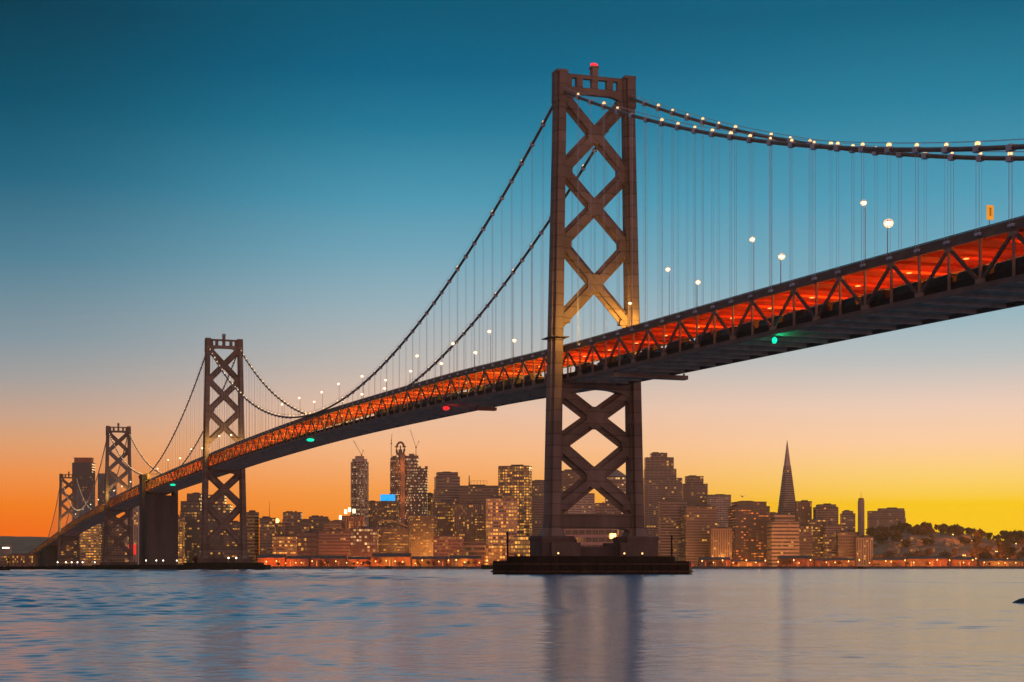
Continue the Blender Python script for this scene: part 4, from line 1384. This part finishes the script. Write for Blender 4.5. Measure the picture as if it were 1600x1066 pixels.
# roofscape left of the anchorage, under the deck
for x0_, x1_, yt_, wl_, wn_, lb_ in ((96, 124, 838, 'brown', 'many', 'low golden speckled block between the farthest tower legs'), (222, 272, 838, 'brown', 'half', 'block hidden mostly behind the anchorage'),
                                    (20, 56, 866, 'rust', 'half', 'low orange lit shed by the left hill'), (-30, 16, 868, 'brown', 'half', 'low brown shed at the left picture edge')):
    if x0_ == 222: continue
    city('office_block', lb_, 2950 if x0_ < 60 else 2850, [(x0_, x1_, yt_)], wl_, wn_, fh=3.6, roof=None)
r = empty('hill_house', at(10, 858, 4300), 0); tag(r, 'small white lit building on the left hillside', 'building')
mb = MB(); mb.bx(-12, 12, -6, 6, -12, 8); mb.build('wall', W['mauve'], r)
mb = MB(); mb.bx(-8, 9, -6.4, -6, 1.5, 4.2); mb.build('window', M['lamp_pale'], r)
mb = MB(); mb.loft([[(-13, -7, 8), (13, -7, 8), (13, 7, 8), (-13, 7, 8)], [(-13, -0.2, 11), (13, -0.2, 11), (13, 0.2, 11), (-13, 0.2, 11)]]); mb.build('roof', W['rust'], r)

# ------------------------------------------------------------------ waterfront
def shore_y(x):
    for a, b in zip(front, front[1:]):
        if a[0] <= x <= b[0]: return a[1]+(b[1]-a[1])*(x-a[0])/(b[0]-a[0])


def shed(x0, x1, yt, label, off=26, wall='shed'):
    xm = ((x0+x1)/2-800)/F*(SHORE+30)
    y = shore_y(xm)+off
    wx = (x1-x0)/F*y
    h = max(5.0, (HY-yt)/F*y+HC-GZ)
    r = empty('pier_shed', (((x0+x1)/2-800)/F*y, y, GZ))
    tag(r, label, 'pier shed', 'long sheds along the quay')
    mb = MB(); mb.bx(-wx/2, wx/2, -9, 9, 0, h*0.72)
    for q in range(int(wx/7)+1): mb.bx(-wx/2+q*7-0.4, -wx/2+q*7+0.4, -9.3, -8.9, 0, h*0.7)
    mb.build('wall', M[wall], r)
    mb = MB(); mb.loft([[(-wx/2-0.6, yy, zz) for yy, zz in ((-9.8, h*0.72), (0, h), (9.8, h*0.72))], [(wx/2+0.6, yy, zz) for yy, zz in ((-9.8, h*0.72), (0, h), (9.8, h*0.72))]])
    mb.build('roof', M['shed_roof'], r)
    n_ = max(1, int(wx/14))
    for q in range(n_):
        xx = -wx/2+wx*(q+0.5)/n_
        mb = MB(); mb.bx(xx-3.2, xx+3.2, -9.25, -9.0, 0.2, h*0.5); mb.build('door', M['door'], r)
    return r


M['door'] = mat_windows('shed_doors_lit', 0.5, warm=(1.0, 0.20, 0.02), strength=0.75, pane=1.6)
rnd = random.Random(4)
shed_x = [(404, 446, 869), (449, 484, 872), (487, 541, 870), (545, 578, 873), (582, 642, 868), (645, 700, 871), (704, 752, 867), (1092, 1140, 870), (1143, 1196, 874), (1216, 1268, 871),
          (1272, 1334, 873), (1362, 1412, 874), (1415, 1478, 872), (1486, 1522, 874), (1528, 1600, 876)]
for i, (a, b, y) in enumerate(shed_x):
    shed(a, b, y+rnd.uniform(-4, 2), '%s orange lit quay shed counted from the left end of the open shore' % ORD[i])
lamp0 = None
k = 0
for x in [q+rnd.uniform(-6, 6) for q in list(range(408, 772, 16)) + list(range(1092, 1600, 18))]:
    X = (x-800)/F*(SHORE+12); Y = shore_y(X)+5
    if lamp0 is None:
        lamp0 = r = empty('quay_lamp', (X, Y, GZ))
        mb = MB(); mb.tube([(0, 0, 0), (0, 0, 6.5)], 0.14, 5); mb.build('pole', M['rope'], r)
        mb = MB(); mb.ball((0, 0, 6.9), 0.75, 8, 6); mb.build('bulb', M['shore_lamp'], r)
    else:
        r = copy_tree(lamp0); r.location = (X, Y+rnd.uniform(-3, 6), GZ); r.scale = (0.8, 0.8, rnd.uniform(0.55, 1.35))
    tag(r, 'quay lamp left of the big pier, one of an even row' if x < 800 else 'quay lamp right of the big pier, one of an even row', 'street lamp', 'lamps along the quay left of the pier' if x < 800 else 'lamps along the quay right of the pier')
    pw = (22000 if 1350 < x < 1490 else 11000) if x < 1490 else 7000
    point_light((X, Y+2, GZ+5.0+rnd.uniform(-1, 1.5)), pw*rnd.choice((0.06, 0.2, 0.6, 1.3, 2.4)), (1.0, 0.17, 0.015) if rnd.random() < 0.75 else (1.0, 0.4, 0.06), 0.5)
    if k % 2 == 0: point_light((X+rnd.uniform(-4, 4), Y+58+rnd.uniform(-6, 14), GZ+7), 34000*rnd.uniform(0.2, 1.5), (1.0, 0.21, 0.022), 0.6)  # unseen light added behind the sheds to redden the building bases
    if k % 3 == 0: point_light((X+rnd.uniform(-6, 6), Y+rnd.uniform(110, 240), GZ+rnd.uniform(14, 34)), (150000 if x < 800 else 45000)*rnd.uniform(0.2, 1.4), (1.0, 0.40, 0.07), 1.0)  # unseen fill light added among the buildings to wash facades amber
    k += 1

# dark wharf at the left and the finger pier beside the big fender
def wharf(x0, x1, d, ytop, label, depth=30):
    p0, p1 = at(x0, HY, d), at(x1, HY, d)
    wx = p1.x-p0.x
    r = empty('wharf', ((p0.x+p1.x)/2, d+depth/2, 0)); tag(r, label, 'wharf')
    zt = (HY-ytop)/F*d+HC
    mb = MB(); mb.bx(-wx/2, wx/2, -depth/2, depth/2, zt-1.0, zt); mb.build('deck', M['wharf'], r)
    mb = MB(); mb.bx(-wx/2+0.5, wx/2-0.5, -depth/2+1.5, depth/2-1, -1.5, zt-1.0); mb.build('pile_wall', M['wharf'], r)
    n_ = min(90, int(wx/6))
    mb = MB().tube([(0, 0, -1.5), (0, 0, zt+0.7)], 0.4, 6); p = mb.build('pile', M['wharf'], r, (-wx/2, -depth/2-0.3, 0))
    for q in range(1, n_+1):
        c = p.copy(); col.objects.link(c); c.parent = r; c.location = (-wx/2+wx*q/n_, -depth/2-0.3, 0)
    return r


wharf(-60, 205, 1500, 885.2, 'long low black wharf across the lower left of the water')
wharf(752, 800, 1900, 883.0, 'small dark wharf just left of the big pier', 20)
rnd = random.Random(21)
lamp1 = None
for i, x in enumerate((90, 103, 112, 121, 129, 148, 214, 232, 244, 268, 361, 349)):
    d = 1505 if x < 205 else (1500 if x < 280 else 1176)
    p = at(x, 883 if x < 205 else 880, d)
    zb_ = (HY-885.2)/F*1500+HC if x < 205 else 4.0
    if x >= 205 and x < 280: p = B(1058-25, (x-244)/60*30); zb_ = 4.5; p.z = 8.5
    if x >= 280: p = B(704-9, (x-345)/60*27); zb_ = 5.0; p.z = 8.5
    if lamp1 is None:
        lamp1 = r = empty('wharf_lamp'); MB().tube([(0, 0, 0), (0, 0, 3.4)], 0.12, 5).build('pole', M['rope'], r); MB().ball((0, 0, 3.7), 0.55, 8, 6).build('bulb', M['white_lamp'], r)
    else: r = copy_tree(lamp1)
    r.location = (p.x, p.y, zb_)
    where = 'on the low black wharf' if x < 205 else ('at the foot of the anchorage' if x < 280 else 'at the foot of the second tower')
    q = [v for v in (90, 103, 112, 121, 129, 148, 214, 232, 244, 268, 349, 361) if (v < 205) == (x < 205) and (v < 280) == (x < 280)]
    tag(r, 'small white lamp %s, %s from the left' % (where, ORD[q.index(x)]), 'lamp', 'small white lamps at the waterline')


# boats, rocks, a buoy and a bird
def boat(x, y, L_, label, hullm, cabm, h=1.0):
    d = HC*F/(y-HY)
    p = at(x, y, d)
    r = empty('boat', (p.x, p.y, 0)); tag(r, label, 'boat', 'boats off the quay')
    secs = []
    for t in (-0.5, -0.35, 0, 0.3, 0.45, 0.5):
        wd = L_*0.16*(1-max(0, t*2)**2.2)+0.05
        z1 = h*(1+0.25*max(0, t)*2)
        secs.append([(t*L_, -wd*0.6, -0.3), (t*L_, wd*0.6, -0.3), (t*L_, wd, z1), (t*L_, -wd, z1)])
    MB().loft(secs).build('hull', hullm, r)
    mb = MB(); mb.bx(-L_*0.3, L_*0.15, -L_*0.1, L_*0.1, h, h*2.3); cb = mb.build('cabin', cabm, r)
    mb = MB(); mb.bx(-L_*0.26, L_*0.155, -L_*0.103, L_*0.103, h*1.5, h*2.0); mb.build('window', M['glass_dark'], cb)
    mb = MB(); mb.tube([(-L_*0.1, 0, h*2.3), (-L_*0.1, 0, h*3.6)], 0.08, 5); mb.build('mast', M['rope'], r)


boat(565, 889.2, 9.0*2, 'white motor boat off the red lit quay', M['white'], M['white'], 1.6)
boat(607, 889.2, 11, 'small dark boat off the red lit quay', M['fender'], M['fender'], 1.6)
boat(1345, 889.2, 16, 'dark low boat off the right quay', M['fender'], M['fender'], 1.5)
boat(8, 892.4, 6, 'tiny dark boat at the left picture edge', M['fender'], M['fender'], 0.9)
p = at(1592, 942, HC*F/(942-HY))
mb = MB(); rr = random.Random(2)
rings = []
for i, (k, z) in enumerate(((1.0, -0.3), (0.95, 0.0), (0.72, 0.13), (0.4, 0.24), (0.12, 0.30))):
    rings.append([(0.75*k*math.cos(2*math.pi*q/12)*(1+rr.uniform(-0.14, 0.14)), 0.55*k*math.sin(2*math.pi*q/12)*(1+rr.uniform(-0.14, 0.14)), z) for q in range(12)])
mb.loft(rings)
tag(mb.build('rock', M['rock'], None, (p.x+0.35, p.y, 0)), 'low black rock breaking the water at the right edge', 'rock')
r = MB()
r.ball((0, 0, 0), 0.5, 8, 6, (1, 2.2, 0.8))
for sg in (-1, 1): r.loft([[(sg*0.3, -0.5, 0.1), (sg*0.3, 0.6, 0.1), (sg*0.3, 0.6, 0.2), (sg*0.3, -0.5, 0.2)], [(sg*1.3, -0.3, 0.75), (sg*1.3, 0.2, 0.75), (sg*1.3, 0.2, 0.8), (sg*1.3, -0.3, 0.8)], [(sg*2.3, -0.2, 0.3), (sg*2.3, 0.0, 0.3), (sg*2.3, 0.0, 0.33), (sg*2.3, -0.2, 0.33)]])
tag(r.build('bird', M['rope'], None, at(1160, 776, 900)), 'tiny dark bird flying right above the dark chamfered block', 'bird')

# ------------------------------------------------------------------ trees and hillside houses
def crown_mesh(seed, rx, rz, n_):
    rr = random.Random(seed)
    lobes = [(rr.uniform(-0.55, 0.55)*rx, rr.uniform(-0.55, 0.55)*rx, rr.uniform(-0.45, 0.5)*rz, rr.uniform(0.38, 0.62)) for _ in range(9)]
    mb = MB()
    for i in range(n_):
        lx_, ly_, lz_, lr = rr.choice(lobes)
        v = Vector((rr.gauss(0, 1), rr.gauss(0, 1), rr.gauss(0, 1))).normalized()*(rr.random()**0.4)
        c = Vector((lx_+v.x*rx*lr, ly_+v.y*rx*lr, lz_+v.z*rz*lr))
        a = Vector((rr.gauss(0, 1), rr.gauss(0, 1), rr.gauss(0, 1))).normalized()
        b = a.orthogonal().normalized()
        sz = rr.uniform(0.5, 1.05)*rx*0.16
        mb.add([c-a*sz-b*sz*0.6, c+a*sz-b*sz*0.6, c+a*sz+b*sz*0.6, c-a*sz+b*sz*0.6], [(0, 1, 2, 3)])
    return mb


def tree_proto(seed, rx, rz, th, leaf):
    r = empty('tree')
    rr = random.Random(seed)
    mb = MB(); mb.tube([(0, 0, -1.5), (0.1, 0, th*0.5), (0.3, 0.1, th)], [0.55, 0.42, 0.28], 6)
    for k in range(5):
        a = k*1.26+rr.random()
        mb.tube([(0.1, 0, th*0.7), (math.cos(a)*rx*0.35, math.sin(a)*rx*0.35, th+rz*0.25), (math.cos(a)*rx*0.6, math.sin(a)*rx*0.6, th+rz*0.6)], [0.22, 0.15, 0.06], 5)
    mb.build('trunk', M['bark'], r)
    c = crown_mesh(seed, rx, rz, 620).build('crown', leaf, r, (0, 0, th+rz*0.55))
    return r


tp = [tree_proto(1, 6.5, 5.5, 5.0, M['leaf']), tree_proto(2, 5.0, 7.0, 5.5, M['leaf_warm']), tree_proto(3, 8.5, 6.0, 5.0, M['leaf']), tree_proto(4, 4.0, 4.5, 3.5, M['leaf_warm'])]
tdesc = ['rounded dark tree', 'upright brownish tree', 'broad spreading dark tree', 'small brownish tree']
tused = set()
def plant(i, loc, rz, sc, label, group):
    if i in tused: o = copy_tree(tp[i])
    else: o = tp[i]; tused.add(i)
    o.location = loc; o.rotation_euler = (0, 0, rz); o.scale = (sc, sc, sc*random.uniform(0.9, 1.1))
    tag(o, label, 'tree', group)


rnd = random.Random(31)
for k in range(188):
    x = rnd.uniform(1285, 1640)
    d = rnd.uniform(2960, 3560) if rnd.random() < 0.8 else rnd.uniform(3440, 3540)
    xw = (x-800)/F*d
    i = rnd.choice([0, 0, 1, 2, 2, 3])
    plant(i, (xw, d, hill_z(xw, d)-0.3), rnd.uniform(0, 6), rnd.uniform(0.95, 1.75), '%s among others on the wooded hill right of the city' % tdesc[i], 'trees on the wooded hill')
for k in range(38):
    x = rnd.uniform(404, 770) if k < 26 else rnd.uniform(1090, 1330)
    xw = (x-800)/F*2500
    y = shore_y(xw)+rnd.uniform(60, 95)
    i = rnd.choice([0, 1, 3, 3])
    plant(i, ((x-800)/F*y, y, GZ), rnd.uniform(0, 6), rnd.uniform(0.7, 1.15), '%s in the row behind the quay sheds %s of the big pier' % (tdesc[i], 'left' if x < 800 else 'right'), 'trees behind the quay sheds')
for k in range(24):
    x = rnd.uniform(0, 92)
    d = rnd.uniform(3300, 4300)
    xw = (x-800)/F*d
    i = rnd.choice([0, 2, 3])
    zz = GZ if d < 3950 else GZ+(d-3900)*0.02
    plant(i, (xw, d, zz), rnd.uniform(0, 6), rnd.uniform(0.8, 1.4), '%s at the foot of the far left hills' % tdesc[i], 'trees below the left hills')
for k in range(12):
    u = rnd.uniform(-26, 26)
    p = B(704+rnd.uniform(-7, 7), u)
    plant(3, (p.x, p.y, 4.2), rnd.uniform(0, 6), rnd.uniform(0.35, 0.6), 'dark shrub like tree on the second tower island', 'shrubs on the second tower island')

# scrub between the trees, and the street lights that shine through them
mb = MB()
rr = random.Random(77)
for k in range(14000):
    x = rr.uniform(1262, 1660); d = rr.uniform(2930, 3560); xw = (x-800)/F*d
    z = hill_z(xw, d)+rr.uniform(0, 5.5)*rr.random()
    a = Vector((rr.gauss(0, 1), rr.gauss(0, 1), rr.gauss(0, 1))).normalized(); b = a.orthogonal().normalized(); sz = rr.uniform(0.8, 2.0); c = Vector((xw, d, z))
    mb.add([c-a*sz-b*sz*0.6, c+a*sz-b*sz*0.6, c+a*sz+b*sz*0.6, c-a*sz+b*sz*0.6], [(0, 1, 2, 3)])
tag(mb.build('hillside_scrub', M['leaf_warm']), kind='stuff')
for k in range(15):
    x = rr.uniform(1320, 1600) if k > 6 else rr.uniform(1505, 1575); d = rr.uniform(2940, 3300); xw = (x-800)/F*d
    z = hill_z(xw, d)
    r = copy_tree(lamp0); r.location = (xw, d, z+4); r.scale = (0.9, 0.9, 1.2)
    tag(r, 'street lamp glowing between trees on the wooded hill', 'street lamp', 'lamps on the wooded hill')
    point_light((xw, d-4, z+12), rr.uniform(15000, 70000), (1.0, 0.34, 0.045), 0.6)
for k in range(38):
    x = rr.uniform(404, 768) if k < 24 else rr.uniform(1090, 1560)
    xw = (x-800)/F*(SHORE+8); i = rr.choice([1, 3, 3])
    plant(i, (xw, shore_y(xw)+rr.uniform(6, 14), GZ), rr.uniform(0, 6), rr.uniform(0.45, 0.8), '%s at the quay edge before the lit sheds %s of the big pier' % (tdesc[i], 'left' if x < 800 else 'right'), 'trees along the quay edge')
hw = None
for k in range(42):
    x = rnd.uniform(1330, 1625)
    d = rnd.uniform(2950, 3330)
    xw = (x-800)/F*d
    if hw is None:
        hw = r = empty('hill_house')
        MB().bx(-6, 6, -5, 5, -4, 8).build('wall', W['tan'], r)
        MB().loft([[(-6.5, -5.5, 8), (6.5, -5.5, 8), (6.5, 5.5, 8), (-6.5, 5.5, 8)], [(-6.5, -0.1, 10.5), (6.5, -0.1, 10.5), (6.5, 0.1, 10.5), (-6.5, 0.1, 10.5)]]).build('roof', W['rust'], r)
        for zz in (1.2, 4.6):
            MB().bx(-5.2, 5.2, -5.15, -5, 0, 1.7).build('window_band', WIN['half'], r, (0, 0, zz))
    else: r = copy_tree(hw)
    r.location = (xw, d, hill_z(xw, d)); r.rotation_euler = (0, 0, rnd.uniform(-0.5, 0.5))
    s_ = rnd.uniform(0.8, 1.3); r.scale = (s_*rnd.uniform(0.8, 1.5), s_, s_)
    tag(r, 'small tan house with red roof half hidden by hillside trees', 'house', 'houses among the hillside trees')

# ------------------------------------------------------------------ evening haze over the bay
HAZE = 0.000035
if HAZE:
    m = bpy.data.materials.new('evening_haze'); m.use_nodes = True
    n_ = m.node_tree.nodes; n_.remove(n_['Principled BSDF'])
    v = n_.new('ShaderNodeVolumePrincipled')
    v.inputs['Color'].default_value = (1.0, 0.72, 0.34, 1); v.inputs['Density'].default_value = HAZE; v.inputs['Anisotropy'].default_value = 0.6
    m.node_tree.links.new(v.outputs['Volume'], n_['Material Output'].inputs['Volume'])
    mb = MB(); mb.bx(-6700, 6700, -600, 7600, -3, 262)
    tag(mb.build('haze', m), kind='stuff')
    scene.cycles.volume_bounces = 0
